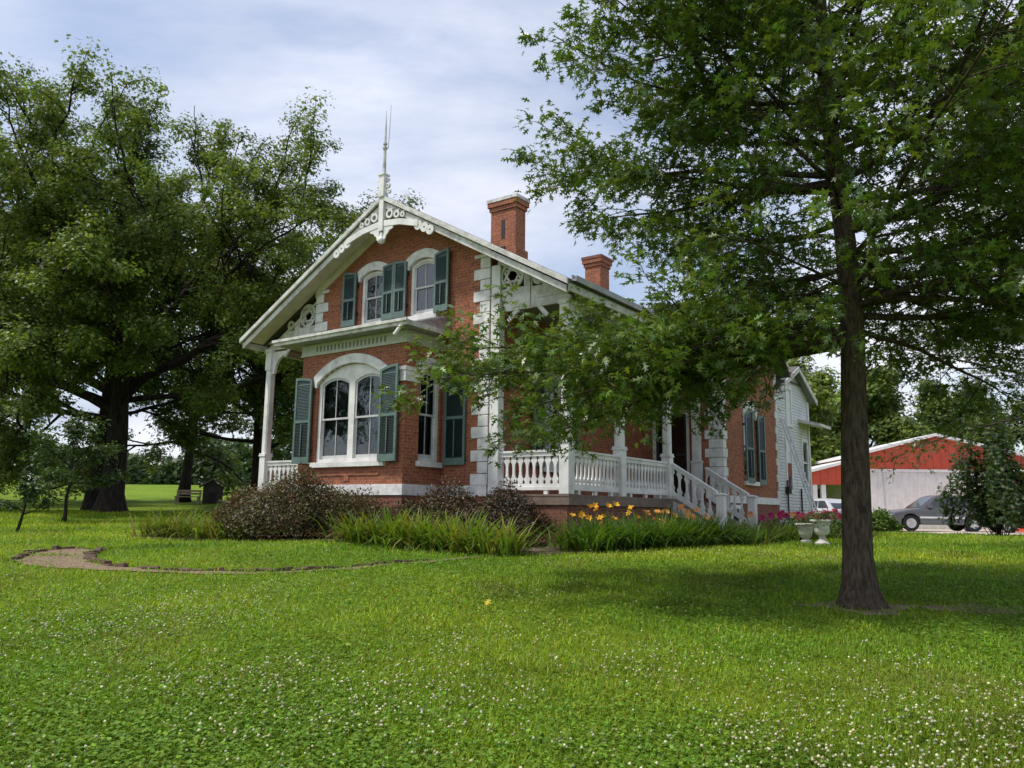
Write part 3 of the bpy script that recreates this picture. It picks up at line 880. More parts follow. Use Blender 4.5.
add_shutter((-4.46, -.09, 4.33), .40, 1.42, 1.46, True, d(3))
add_shutter((-3.52, -.10, 4.30), .46, 1.44, 1.52, False, d(-3))
# porch side window shutters lie on the side wall (rotated a quarter turn)
add_shutter((WR + .08, prw[0] - .02, .70), .56, 2.02, 2.08, True, d(90 + 6), 'teal_dark', 'teal_dark')
add_shutter((WR + .08, prw[1] + .02, .70), .56, 2.02, 2.08, False, d(90 - 5), 'teal_dark', 'teal_dark')
add_shutter((WGU + .07, wgw[0] - .02, .56), .52, 2.06, 2.20, False, d(90 - 6), 'teal_dark', 'teal_dark')
add_shutter((WGU + .08, wgw[1] + .05, .54), .46, 2.08, 2.16, False, d(90 - 7), 'teal_dark', 'teal_dark')

# --- bay frieze, roof and gutter
mb = MB()
mb.box(BU0 - .03, BU1 + .03, BV - .03, BV + .001, 3.335, 3.62)
mb.box(BU1 - .001, BU1 + .03, BV + .001, -.004, 3.335, 3.62)
mb.box(BU0 - .05, BU1 + .05, BV - .05, BV - .029, 3.335, 3.365)
fz = hp('bay_frieze', mb, 'sage')
m2 = MB()
for i in range(19):
    u = -6.22 + i * .128
    m2.box(u, u + .058, BV - .034, BV - .028, 3.41, 3.55)
hp('frieze_slot_shade', m2, 'slot', fz)  # thin raised strips, the shade of slots is in their colour
mb = MB()
mb.box(-7.32, -2.90, -1.64, -.003, 3.625, 3.655)
mb.add([(-7.32, -1.64, 3.66), (-2.90, -1.64, 3.66), (-2.95, -.004, 3.66), (-7.3, -.004, 3.66), (-6.9, -.3, 4.12), (-3.1, -.3, 4.12), (-3.1, -.004, 4.16), (-6.9, -.004, 4.16)],
       [(0, 3, 2, 1), (0, 1, 5, 4), (1, 2, 6, 5), (4, 5, 6, 7), (3, 0, 4, 7), (2, 3, 7, 6)])
br = hp('bay_roof', mb, 'metal')
m2 = MB()
m2.box(-7.36, -2.86, -1.70, -1.642, 3.62, 3.75)
m2.box(-2.898, -2.85, -1.64, -.05, 3.62, 3.73)
m2.box(-7.40, -2.84, -1.745, -1.702, 3.70, 3.765)
hp('bay_fascia', m2, 'white_old', br)
mb = MB(); mb.tube([(-3.02, -1.66, 3.66), (-3.10, -1.70, 3.54), (-3.20, -1.72, 3.42)], .042, 10)
hp('downspout', mb, 'white', smooth=False)

# --- posts
def post(u, v, top=4.12):
    mb = MB(); s = .118
    mb.box(u - s, u + s, v - s, v + s, 0, 1.06)
    mb.box(u - s - .022, u + s + .022, v - s - .022, v + s + .022, 1.061, 1.10)
    mb.box(u - s - .012, u + s + .012, v - s - .012, v + s + .012, 1.101, 1.15)
    a, c = .104, .066
    oc = [(u - a, v - c), (u - c, v - a), (u + c, v - a), (u + a, v - c), (u + a, v + c), (u + c, v + a), (u - c, v + a), (u - a, v + c)]
    mb.prism([oc], TP, 1.151, top - .62)
    mb.box(u - s, u + s, v - s, v + s, top - .619, top - .10)
    mb.box(u - s - .02, u + s + .02, v - s - .02, v + s + .02, top - .099, top)
    return hp('porch_post', mb, 'white', bevel=.008)
PV = [.10, 2.42, 5.0]
for v in PV: post(.10, v)
post(-9.80, .10)
mb = MB(); 
mb.box(-1.87 + .004, -1.60, -.02, .22, 0, 1.06); mb.box(-1.867, -1.575, -.045, .24, 1.061, 1.12); mb.box(-1.867, -1.62, -.005, .20, 1.121, roof_w(-1.75) - .47)
hp('pilaster', mb, 'white', bevel=.008)
mb = MB()
mb.box(-.28, .02, WGV0 - .2, WGV0 - .04, 0, 1.06); mb.box(-.30, .04, WGV0 - .22, WGV0 - .04, 1.061, 1.12); mb.box(-.25, -.01, WGV0 - .18, WGV0 - .04, 1.121, 4.1)
hp('pilaster', mb, 'white', bevel=.008)
# plates (beams) on the posts, with added shading boards below
mb = MB()
mb.box(.0, .20, .32, WGV0 - .04, 4.122, 4.275)
mb.box(-9.9, -9.7, .32, 9.0, 4.122, 4.275)
mb.box(.05, .15, .32, WGV0 - .04, 3.98, 4.12); mb.box(-9.85, -9.75, .32, 9.0, 3.98, 4.12)  # valance boards added under the beams to cut daylight in the porch
hp('porch_beam_and_shade_board', mb, 'white_old')
# braces along the side plate
mb = MB()
def curved_brace(u0, wtop, sgn, ln, hgt, wd=.16, n=8):
    o = [(u0, wtop - hgt), (u0, wtop), (u0 + sgn * ln, wtop), (u0 + sgn * ln, wtop - wd * .55)]
    inn = []
    for i in range(1, n):
        t_ = i / n * math.pi / 2
        inn.append((u0 + sgn * (wd * .6 + (ln - wd * .6) * (1 - math.sin(t_))), wtop - wd * .55 - (hgt - wd * .55) * (1 - math.cos(t_))))
    return [o + inn + [(u0 + sgn * wd * .6, wtop - hgt)]]
for v in PV[:2]:
    mb.prism(curved_brace(v + .11, 3.975, 1, .55, .55), SP(.14), 0, .08)
for v in PV[1:]:
    mb.prism(curved_brace(v - .11, 3.975, -1, .55, .55), SP(.14), 0, .08)
mb.prism(curved_brace(-9.695, 4.02, 1, .62, .62), FP(.06), 0, .08)
hp('post_brace', mb, 'white')

# --- fretwork panels closing the porch ends under the roof slope
def fret_panel(u_in, u_out):
    """u_in next to the wall, u_out at the post"""
    sg = 1 if u_out > u_in else -1
    mpf = FP(.06)
    top = lambda u: roof_w(u) - .345
    L_ = abs(u_out - u_in)
    U = lambda x: u_in + sg * x
    mb = MB()
    def P(pl):
        return [(U(a), b) for a, b in pl]
    tp = lambda x: top(U(x))
    out_ = [(0, 4.08), (L_, 4.08), (L_, tp(L_)), (0, tp(0))]
    h1 = [(.06, 4.60), (.74, 4.60), (.74, tp(.74) - .07), (.06, tp(.06) - .07)]
    h1[3] = (.06, min(h1[3][1], 5.28))
    h2 = [(.96, 4.56), (1.27, 4.56), (1.27, tp(1.27) - .05), (.96, tp(.96) - .06)]
    mb.prism([P(out_), P(h1), P(h2)], mpf, 0, .07)
    c1 = (U(.41), 4.90); r1 = .325
    mb.prism(ring(c1, r1 - .07, r1, 28), mpf, -.012, .045)
    for k in range(6):
        a = rad(90 + 60 * k); b = rad(90 + 60 * (k + 2))
        mb.prism([bar2((c1[0] + (r1 - .05) * math.cos(a), c1[1] + (r1 - .05) * math.sin(a)), (c1[0] + (r1 - .05) * math.cos(b), c1[1] + (r1 - .05) * math.sin(b)), .052)], mpf, .002 + k * .004, .036 + k * .0012)
    c2 = (U(1.115), 4.715)
    mb.prism(ring(c2, .065, .135, 20), mpf, -.01, .04)
    # raised stile and sloping bars
    mb.prism([P(rect(.78, .92, 4.12, tp(.92) - .02))], mpf, -.03, -.002)
    mb.prism([P(bar2((.85, 4.40), (1.35, 3.86), .10))], mpf, .012, .06)
    mb.prism([P(bar2((.85, 4.40), (.30, 3.86), .10))], mpf, .016, .064)
    mb.prism([P(bar2((1.12, 4.30), (L_ - .02, 4.30), .05))], mpf, -.016, -.002)
    return hp('fretwork_panel', mb, 'white_old')
fret_panel(-1.74, .22)
fret_panel(-7.86, -9.90)

# --- gable ornament at the peak
g = MB(); mpf = FP(-.70)
g.box(RIDGE - .075, RIDGE + .075, -.72, -.60, 6.42, RTOP - .145)
cl = [(RIDGE - 1.22, 6.46), (RIDGE - .62, 6.62), (RIDGE - .08, 6.68), (RIDGE - .08, 6.53), (RIDGE - .62, 6.47), (RIDGE - 1.22, 6.30)]
def refl(pl): return [(2 * RIDGE - a, b) for a, b in pl]
g.prism([cl], mpf, .005, .055); g.prism([refl(cl)], mpf, .005, .055)
for sg in (1, -1):
    for (cx, cz, r0, r1) in ((.26, 6.82, .065, .115), (.50, 6.76, .05, .095), (.70, 6.71, .035, .07)):
        c = (RIDGE + sg * cx, cz)
        g.prism(ring(c, r0, r1, 16), mpf, .012, .05)
        g.prism([bar2((c[0] - sg * r1 * .4, c[1] + r1 * .5), (c[0] + sg * .1, c[1] + .12), .035)], mpf, .016, .047)
    # scalloped brackets beneath the rake and beside the king post
    for (x0, z0, s_) in ((1.22, 6.33, 1), (1.42, 6.24, 1), (1.60, 6.14, 1)):
        c = (RIDGE + sg * x0, z0)
        g.prism(ring(c, .028, .12, 14), mpf, .02, .058)
    br_ = [(RIDGE + sg * .076, 6.535), (RIDGE + sg * .40, 6.50), (RIDGE + sg * .38, 6.43), (RIDGE + sg * .27, 6.40), (RIDGE + sg * .22, 6.33), (RIDGE + sg * .17, 6.30), (RIDGE + sg * .14, 6.20), (RIDGE + sg * .076, 6.18)]
    g.prism([br_], mpf, .018, .052)
orn = hp('gable_ornament', g, 'white')
m2 = MB(); m2.lathe([(.03, .30), (.05, .24), (.045, .2), (.085, .14), (.10, .09), (.085, .03), (.03, 0)], (RIDGE, -.66, 6.10), 16)
hp('pendant', m2, 'white', orn, smooth=True)
m2 = MB(); m2.box(RIDGE - .085, RIDGE + .085, -.745, -.575, 7.30, 7.86); m2.box(RIDGE - .11, RIDGE + .11, -.77, -.55, 7.861, 7.90)
for sg in (1, -1):
    for (cx, cz, r) in ((.14, 7.74, .055), (.16, 7.58, .065), (.20, 7.42, .055)):
        m2.prism(ring((RIDGE + sg * cx, cz), r * .45, r, 14), FP(-.69), 0, .06)
fin = hp('finial', m2, 'white')
m2 = MB(); m2.tube([(RIDGE, -.66, 7.9), (RIDGE, -.66, 8.62)], [.05, .036], 10); m2.tube([(RIDGE, -.66, 8.58), (RIDGE, -.66, 8.63)], .06, 10); m2.tube([(RIDGE, -.66, 8.70), (RIDGE, -.66, 8.74)], .052, 10)
m2.tube([(RIDGE, -.66, 8.6), (RIDGE, -.66, 9.1), (RIDGE, -.66, 9.62)], [.032, .024, .005], 8)
hp('mast', m2, 'white_old', fin)
m2 = MB(); m2.tube([(RIDGE + .05, -.60, 8.6), (RIDGE + .06, -.58, 9.2), (RIDGE + .075, -.58, 9.78)], [.008, .007, .005], 6)
hp('lightning_rod', m2, 'metal', fin)

# --- porch floors and railings
mb = MB()
mb.box(WR + .003, .23, -.03, WGV0 - .04, -.045, -.004)
mb.box(.19, .225, -.02, 5.15, -.22, -.046)
mb.box(WR + .01, .189, -.02, .015, -.22, -.046)
mb.box(-10.0, WL - .003, -.03, 9.0, -.045, -.004)
mb.box(-10.0, WL - .003, -.02, .015, -.22, -.046)
hp('porch_floor', mb, 'brown')

def railing(mapf, L_, slope=0.0, name='railing', n=None, thin=1.0):
    """mapf(p, q, d): p along the run, q up"""
    S = lambda p, q, d: mapf(p, q + slope * p, d)
    mb = MB()
    def bx(p0, p1, q0, q1, d0, d1):
        mb.prism([rect(p0, p1, q0, q1)], S, d0, d1)
    bx(0, L_, .885, .93, -.065, .065)
    bx(0, L_, .80, .883, -.04, .04)
    bx(0, L_, .085, .15, -.045, .045)
    bx(0, L_, .152, .205, -.022, .022)
    k = max(1, int(round(L_ / .7)))
    if slope == 0:
        for i in range(k):
            p = L_ * (i + .5) / k
            bx(p - .05, p + .05, -.003, .084, -.035, .035)
    r = hp(name, mb, 'white')
    n = n or max(2, int(round(L_ / .172)))
    st = L_ / n
    b = MB()
    prof = [(.0, .5), (.03, .5), (.045, .34), (.07, .30), (.10, .34), (.12, .43), (.15, .43), (.19, .26), (.26, .17), (.34, .155), (.42, .17), (.49, .26), (.53, .43), (.56, .43), (.58, .34), (.605, .31), (.63, .34), (.645, .5)]
    prof = [(z, w_ if w_ == .5 else w_ * thin) for z, w_ in prof]
    q0 = .18
    for i in range(n + 1):
        c = i * st
        l = [(max(0, c - w_ * st), q0 + z * .97) for z, w_ in prof] if i > 0 else [(0, q0), (0, q0 + .645 * .97)]
        rr = [(min(L_, c + w_ * st), q0 + z * .97) for z, w_ in prof] if i < n else [(L_, q0), (L_, q0 + .645 * .97)]
        pl = l + rr[::-1]
        b.prism([pl], S, -.017 , .017)
    hp('baluster', b, 'white', r)
    return r
railing(lambda p, q, dd: (-1.60 + p, .10 + dd, q), 1.60, n=9)
railing(lambda p, q, dd: (.10 - dd, .20 + p, q), PV[1] - .1 - .20, n=13)
railing(lambda p, q, dd: (.10 - dd, PV[1] + .1 + p, q), PV[2] - PV[1] - .2, n=14)
railing(lambda p, q, dd: (-9.70 + p, .10 + dd, q), 1.84, n=10)
railing(lambda p, q, dd: (-9.80 - dd, .20 + p, q), 3.0, n=17)
# --- stair
SV0, SV1, SL = 5.06, 7.30, 1.30
slope = -.80 / SL
mb = MB(); tb = MB()
for i in range(5):
    tb.box(.20 + .27 * i, .20 + .27 * (i + 1) + .03, SV0 + .06, SV1 - .06, -.165 * (i + 1) - .04, -.165 * (i + 1))
    tb.box(.195 + .27 * i, .225 + .27 * i, SV0 + .06, SV1 - .06, -.165 * (i + 1) + .001, -.165 * i - .046)
for v in (SV0, SV1):
    mb.prism([[(.20, -.05), (.20, -.34), (1.45, -1.05), (1.62, -1.05), (1.62, -.90)]], lambda p, q, dd: (p, v + dd, q), -.03, .03)
st = hp('porch_stair', mb, 'white_old')
hp('tread', tb, 'brown', st)
for v in (SV0, SV1):
    rl = railing(lambda p, q, dd, v=v: (.20 + p, v + dd, q), SL - .10, slope=slope, name='stair_railing', n=6, thin=.8)
    nb = MB(); u = .20 + SL - .01
    nb.box(u - .10, u + .10, v - .10, v + .10, -1.0, .085); nb.box(u - .125, u + .125, v - .125, v + .125, .086, .12)
    nb.add([(u - .11, v - .11, .121), (u + .11, v - .11, .121), (u + .11, v + .11, .121), (u - .11, v + .11, .121), (u, v, .16)], [(0, 3, 2, 1), (0, 1, 4), (1, 2, 4), (2, 3, 4), (3, 0, 4)])
    hp('newel_post', nb, 'white', rl, bevel=.008)

# --- door in the wing front
mb = MB(); D0, D1, DQ0, DQ1 = door
mp_ = FP(WGV0)
mb.prism([rect(D0 - .04, D1 + .04, DQ0 + .001, DQ1 + .06), rect(D0 + .05, D1 - .05, DQ0 + .10, DQ1 - .05)], mp_, -.03, .10)
dr = hp('door', mb, 'white')
m2 = MB(); m2.prism([rect(D0 + .052, D1 - .052, DQ0 + .102, DQ1 - .052), rect(D0 + .13, D1 - .13, DQ0 + .25, 1.30), rect(D0 + .13, D1 - .13, 1.36, DQ1 - .13)], mp_, .02, .06)
hp('screen_frame', m2, 'teal_dark', dr)
m2 = MB(); m2.prism([rect(D0 + .12, D1 - .12, DQ0 + .24, DQ1 - .12)], mp_, .035, .041)
hp('pane', m2, 'glass', dr)
m2 = MB(); m2.prism([rect(D0 - .22, D1 + .22, DQ1 + .125, DQ1 + .30)], mp_, -.07, .02)
hp('door_hood', m2, 'stone', dr)
m2 = MB(); m2.box(D1 - .20, D1 - .17, WGV0 - .04, WGV0 + .02, 1.0, 1.12)
hp('handle', m2, 'iron', dr)

# --- cellar window beside the stair
mb = MB(); mb.prism([rect(8.0, 8.75, -.95, -.10), rect(8.12, 8.63, -.90, -.20)], SP(WGU + .02), -.03, .02)
cw = hp('cellar_window', mb, 'white')
m2 = MB(); m2.prism([rect(8.11, 8.64, -.91, -.19)], SP(WGU + .02), -.004, .012)
hp('pane', m2, 'car_glass', cw)

# --- white clapboard addition at the rear
AV0, AV1, AU = 12.55, 16.35, WGU - .02
am = (AV0 + AV1) / 2 + .02
mb = MB()
alow = (13.50, 14.05, .45, 2.25); aup = (13.72, 14.24, 2.75, 4.0); art = (15.42, 16.02, .75, 2.28)
mb.prism([[(AV0, -1.0), (AV1, -1.0), (AV1, 3.95), (am, 4.78), (AV0, 3.95)], rect(*alow), rect(*aup), rect(*art)], SP(AU), 0, .2)
mb.box(AU - 3.5, AU - .21, AV1 - .2, AV1, -1.0, 3.9)
hp('clapboard_wall', mb, 'siding')
mb = MB()
ap = lambda t0: [(am - 2.2, 4.86 - .44 * 2.2 - t0), (am, 4.86 - t0), (am + 2.2, 4.86 - .44 * 2.2 - t0)]
mb.prism([ap(0) + ap(.07)[::-1]], SP(AU + .26), 0, 4.4)
ar = hp('addition_roof', mb, 'roof')
m2 = MB(); m2.prism([ap(.02) + ap(.20)[::-1]], SP(AU + .30), 0, .035)
hp('rake_trim', m2, 'white_old', ar)
m2 = MB(); m2.prism([ap(.075) + ap(.11)[::-1]], SP(AU + .258), 0, .25)
hp('soffit', m2, 'ceiling', ar)
mb = MB()
mb.add([(AU + .002, 15.05, 3.05), (AU + .75, 15.05, 2.86), (AU + .75, 16.6, 2.86), (AU + .002, 16.6, 3.05), (AU + .002, 15.05, 2.93), (AU + .75, 15.05, 2.76), (AU + .75, 16.6, 2.76), (AU + .002, 16.6, 2.93)],
       [(0, 1, 2, 3), (4, 7, 6, 5), (0, 4, 5, 1), (1, 5, 6, 2), (2, 6, 7, 3), (3, 7, 4, 0)])
hp('window_canopy', mb, 'white_old')
for (a, b, c, dq), kind in ((alow, 'half'), (aup, 'white'), (art, 'dark')):
    mb = MB(); mb.prism([rect(a - .09, b + .09, c - .09, dq + .10), rect(a + .03, b - .03, c + .03, dq - .03)], SP(AU), -.03, .06)
    wn = hp('window', mb, 'white')
    m2 = MB(); m2.prism([rect(a + .02, b - .02, c + .02, dq - .02)], SP(AU), .02, .026)
    hp('pane', m2, 'car_glass', wn)
    m3 = MB(); m3.prism([rect(a + .02, b - .02, (c + dq) / 2 - .03, (c + dq) / 2 + .03)], SP(AU), -.005, .019)
    hp('sash', m3, 'white', wn)
    if kind != 'dark':
        m2 = MB(); m2.prism([rect(a + .035, b - .035, (c + dq) / 2 + .05 if kind == 'half' else c + .04, dq - .04)], SP(AU), .003, .015)
        hp('blind', m2, 'bluewhite', wn)
    if kind == 'half':
        m2 = MB(); m2.prism([rect(a + .03, b - .03, c + .48, (c + dq) / 2 + .03)], SP(AU), -.012, -.006)
        hp('reflection_panel', m2, 'red_reflection', wn)  # red-brown panel is a painted reflection in front of the glass
mb = MB(); mb.box(AU + .003, AU + .14, 13.24, 13.5, .35, .58); mb.tube([(AU + .05, 13.37, .35), (AU + .05, 13.37, -.8)], .03, 6); mb.tube([(AU + .05, 13.37, .58), (AU + .05, 13.37, .8)], .025, 6)
hp('electric_meter', mb, 'iron')
mb = MB(); mb.tube([(AU + .06, 14.9, .55), (AU + .06, 14.9, -.95)], .035, 6)
hp('pipe', mb, 'iron')
mb = MB(); mb.box(AU + .002, AU + .04, AV1 - .12, AV1 + .02, -.9, 3.8)
hp('corner_board', mb, 'white')

# --- ladder leaning on the white wall
lx, ly = WU(WGU + .02, 14.0)
lad = thing('ladder', 'aluminium extension ladder leaning against the white clapboard wall', 'ladder', (0, 0, 0))
def LW(u, v, z):
    x, y = WU(u, v); return Vector((x, y, OZ + z))
foot = LW(WGU + 1.25, 12.9, 0); foot.z = Hf(foot.x, foot.y)
lad.location = foot
topv = LW(WGU + .10, 12.85, 2.85) - foot
side_ = Vector((SA, CA, 0)) * .19
for s_ in (-1, 1):
    m2 = MB(); m2.tube([side_ * s_, topv + side_ * s_], .036, 4)
    obj('side_rail', m2, 'alu', lad)
m2 = MB()
for i in range(1, 13):
    c = topv * (i / 13.0); m2.tube([c - side_, c + side_], .02, 6)
obj('rung', m2, 'alu', lad)

# ------------------------------------------------------------------ trees
def wander(p0, dirv, L_, nseg, r0, r1, bend=0.12, up=0.0):
    pts = [np.array(p0, float)]; d_ = unit(np.array(dirv, float)); rs = [r0]
    for i in range(nseg):
        d_ = unit(d_ + rng.normal(0, bend, 3) + np.array([0, 0, up]))
        pts.append(pts[-1] + d_ * L_ / nseg); rs.append(r0 + (r1 - r0) * ((i + 1) / nseg) ** 0.8)
    return pts, rs
def along(pts, t):
    f = t * (len(pts) - 1); i = min(int(f), len(pts) - 2); return pts[i] + (pts[i + 1] - pts[i]) * (f - i), unit(pts[i + 1] - pts[i])

def trunk_mesh(pts, rs, n=14, flare=1.6):
    mb = MB()
    P2 = [Vector(p) for p in pts]
    mb.tube(P2, rs, n)
    return mb

def oak_tree(base, leader, dirs, nleaf, name, label, cat='tree', group=None, trunk_r=.157, leaf=(.095, .172), crownR=None, col=(.098, .160, .032), extra=(), az0=0.0):
    """leader: list of (dx,dy,z) ; dirs: primary branches (height, az, length, elev)"""
    global rng
    rng = np.random.default_rng(zlib.crc32(label.encode()))
    t = thing(name, label, cat, base, 0, group)
    lp = [np.array(p, float) for p in leader]
    top = lp[-1][2]
    rs = [trunk_r * (1.0 if p[2] > .5 else 1.0 + .55 * (1 - p[2] / .5) ** 2) * max(.08, (1 - max(p[2] - 1, 0) / (top)) ** .9) for p in lp]
    mb = trunk_mesh(lp, rs, 16)
    LP, LN, LT = [], [], []
    zs = np.array([p[2] for p in lp]); xs = np.array([p[0] for p in lp]); ys = np.array([p[1] for p in lp])
    twigs = 0
    def leaves_at(p, d_, n, spread):
        for _ in range(n):
            q = p + rng.normal(0, spread, 3)
            nn = np.array([0, 0, 1.0]) + rng.normal(0, .55, 3)
            tt = d_ * .9 + rng.normal(0, .65, 3) + np.array([0, 0, -.25])
            LP.append(q); LN.append(nn); LT.append(tt)
    for (z, az, L_, el) in dirs:
        p0 = np.array([np.interp(z, zs, xs), np.interp(z, zs, ys), z])
        d_ = np.array([math.cos(az) * math.cos(el), math.sin(az) * math.cos(el), math.sin(el)])
        r0 = max(.012, .0105 * L_ ** .95 + .003)
        pts, rr = wander(p0, d_, L_, 9, r0, .006, .10 if el > .06 else .055, .012 if el > .06 else 0)
        mb.tube(pts, rr, 6)
        ns = max(3, int(L_ / .21))
        for k in range(ns):
            tq = .14 + .86 * (k + rng.random() * .6) / ns
            q, dd = along(pts, min(tq, 1))
            sgn = 1 if k % 2 else -1
            hor = np.cross(dd, [0, 0, 1.0]); hor = unit(hor) if np.linalg.norm(hor) > .1 else unit(rng.normal(0, 1, 3))
            sd_ = unit(dd * .75 + hor * sgn * (.9 + rng.normal(0, .2)) + np.array([0, 0, rng.normal(.0, .22)]))
            sl = (.30 + .34 * L_ * (1 - tq) * .9 + .28) * rng.uniform(.6, 1.15)
            sl = min(sl, 1.9)
            sp, sr = wander(q, sd_, sl, 4, max(.006, .009 * sl), .003, .16, -.01)
            mb.tube(sp, sr, 4, False)
            nt_ = max(2, int(sl / .17))
            for j in range(nt_):
                tq2 = .2 + .8 * (j + rng.random() * .7) / nt_
                q2, d2 = along(sp, min(tq2, 1))
                td = unit(d2 + rng.normal(0, .65, 3)); tl = rng.uniform(.10, .30)
                e = q2 + td * tl
                mb.tube([q2, e], [.004, .002], 3, False)
                leaves_at(e, td, nleaf, .06); leaves_at(q2 + td * tl * .45, td, max(1, nleaf // 3), .05)
            leaves_at(sp[-1], sd_, nleaf + 2, .06)
        leaves_at(pts[-1], d_, nleaf + 5, .09)
    for i in range(16 * len(lp)):
        x_, y_, z_ = mb.v[i]
        if z_ < .9:
            an = math.atan2(y_, x_); f_ = (1 - z_ / .9) ** 3
            g_ = 1 + f_ * (.16 + .20 * math.cos(3 * an + .6) + .16 * math.cos(5 * an + 2)) 
        else:
            g_ = 1 + .03 * math.sin(3 * math.atan2(y_, x_) + z_ * 2.2)
        cx = float(np.interp(z_, zs, xs)); mb.v[i] = (cx + (x_ - cx) * g_, y_ * g_, z_)
    obj('trunk', mb, 'bark', t, smooth=True)
    LP = np.array(LP); LN = np.array(LN); LT = np.array(LT)
    S = rng.uniform(leaf[0], leaf[1], len(LP))
    V_ = np.empty((len(LP), 17, 3)); bend = rng.integers(0, 3, len(LP))
    for b_ in range(3):      # flat, curled and folded leaves
        k_ = bend == b_
        tm = [(a * (1, .8, .62)[b_], b * (1, .95, .9)[b_], c + (0, -.28 * b * b, .5 * abs(a) - .2 * b * b)[b_]) for a, b, c in OAK]
        V_[k_] = leaf_verts(LP[k_], LN[k_], S[k_], tm, LT[k_])
    tn = tints(len(LP), col, .22, .12, alt=(.13, .17, .03), altp=.05)
    # clusters share a tone: paler and deeper green in waves through the crown
    cl_ = np.sin(LP[:, 0] * 2.1 + 1) * np.sin(LP[:, 1] * 2.3) * np.sin(LP[:, 2] * 2.7)
    tn *= (1 + .22 * cl_)[:, None]
    soup('crown', V_, 17, OAKF, 'leaf_oak', t, tn)
    return t, len(LP)

# the oak on the lawn right of the house
ob = on(3.785, 8.85, -.06)
leader = [(0, 0, 0), (0, 0, .06), (0, 0, .14), (.005, 0, .28), (.01, .0, .6), (.03, 0, 1.4), (.07, 0, 2.4), (.10, 0, 3.2), (.08, .02, 4.2), (.0, .05, 5.4), (-.05, .05, 6.8), (-.05, 0, 8.4), (0, 0, 10.2)]
dirs = []
k = 0
z = 3.15
while z < 10.1:
    az = k * 2.39996 + .5
    L_ = np.interp(z, [3.1, 3.8, 5.5, 7.5, 10], [3.6, 4.4, 4.4, 3.5, 1.0]) * rng.uniform(.82, 1.12)
    el = np.interp(z, [3.1, 4.5, 7, 10], [.06, .16, .5, 1.0]) + rng.normal(0, .06)
    ca_ = math.cos(az)
    if ca_ < -.25 and z < 3.5:
        el = min(el, -.06)
    if ca_ < -.25:
        L_ = min(L_, np.interp(z, [3.4, 3.6, 4.5, 4.8, 5.6, 7.0], [3.6, 2.2, 2.4, 3.7, 3.5, 3.6]))
    if math.sin(az) > .35 and z < 4.4:
        el = max(el, .10); L_ = min(L_, 3.4)
    dirs.append((z, az, L_, el)); k += 1
    z += np.interp(z, [3.1, 6, 10], [.115, .125, .19])
# long low limbs towards the house and over the lawn
dirs += [(3.75, rad(112), 3.3, rad(3)), (3.9, rad(98), 3.2, rad(5)), (3.0, rad(168), 4.9, rad(-7)), (3.08, rad(176), 5.0, rad(-4)), (2.97, rad(158), 4.5, rad(-8)), (2.96, rad(184), 4.7, rad(-7)), (3.05, rad(194), 3.7, rad(-7)),
         (3.15, rad(177), 3.0, rad(-4)), (3.2, rad(148), 4.2, rad(-9)), (3.4, rad(134), 3.8, rad(-8)), (3.1, rad(206), 2.8, rad(-5)),
         (5.0, rad(176), 4.0, rad(6)), (5.3, rad(188), 3.7, rad(14)), (5.9, rad(178), 3.5, rad(24)), (4.9, rad(164), 3.9, rad(8)),
         (3.3, rad(10), 4.2, rad(3)), (3.4, rad(-25), 3.8, rad(4)), (3.6, rad(32), 4.0, rad(6)), (3.7, rad(-50), 3.5, rad(6)), (4.0, rad(-8), 4.2, rad(8)), (4.3, rad(15), 4.3, rad(10)),
         (6.3, rad(170), 3.7, rad(34)), (6.6, rad(200), 3.5, rad(36)), (4.9, rad(215), 3.4, rad(14)), (7.2, rad(182), 3.6, rad(42)), (6.0, rad(20), 4.2, rad(24)), (5.4, rad(-20), 4.4, rad(18))]
_, nl = oak_tree(ob, leader, dirs, 9, 'oak_tree', 'tall green oak shading the lawn right of the brick house, whole trunk in view')
open('/tmp/w/log.txt','w').write('oak %d\n' % nl) if False else None

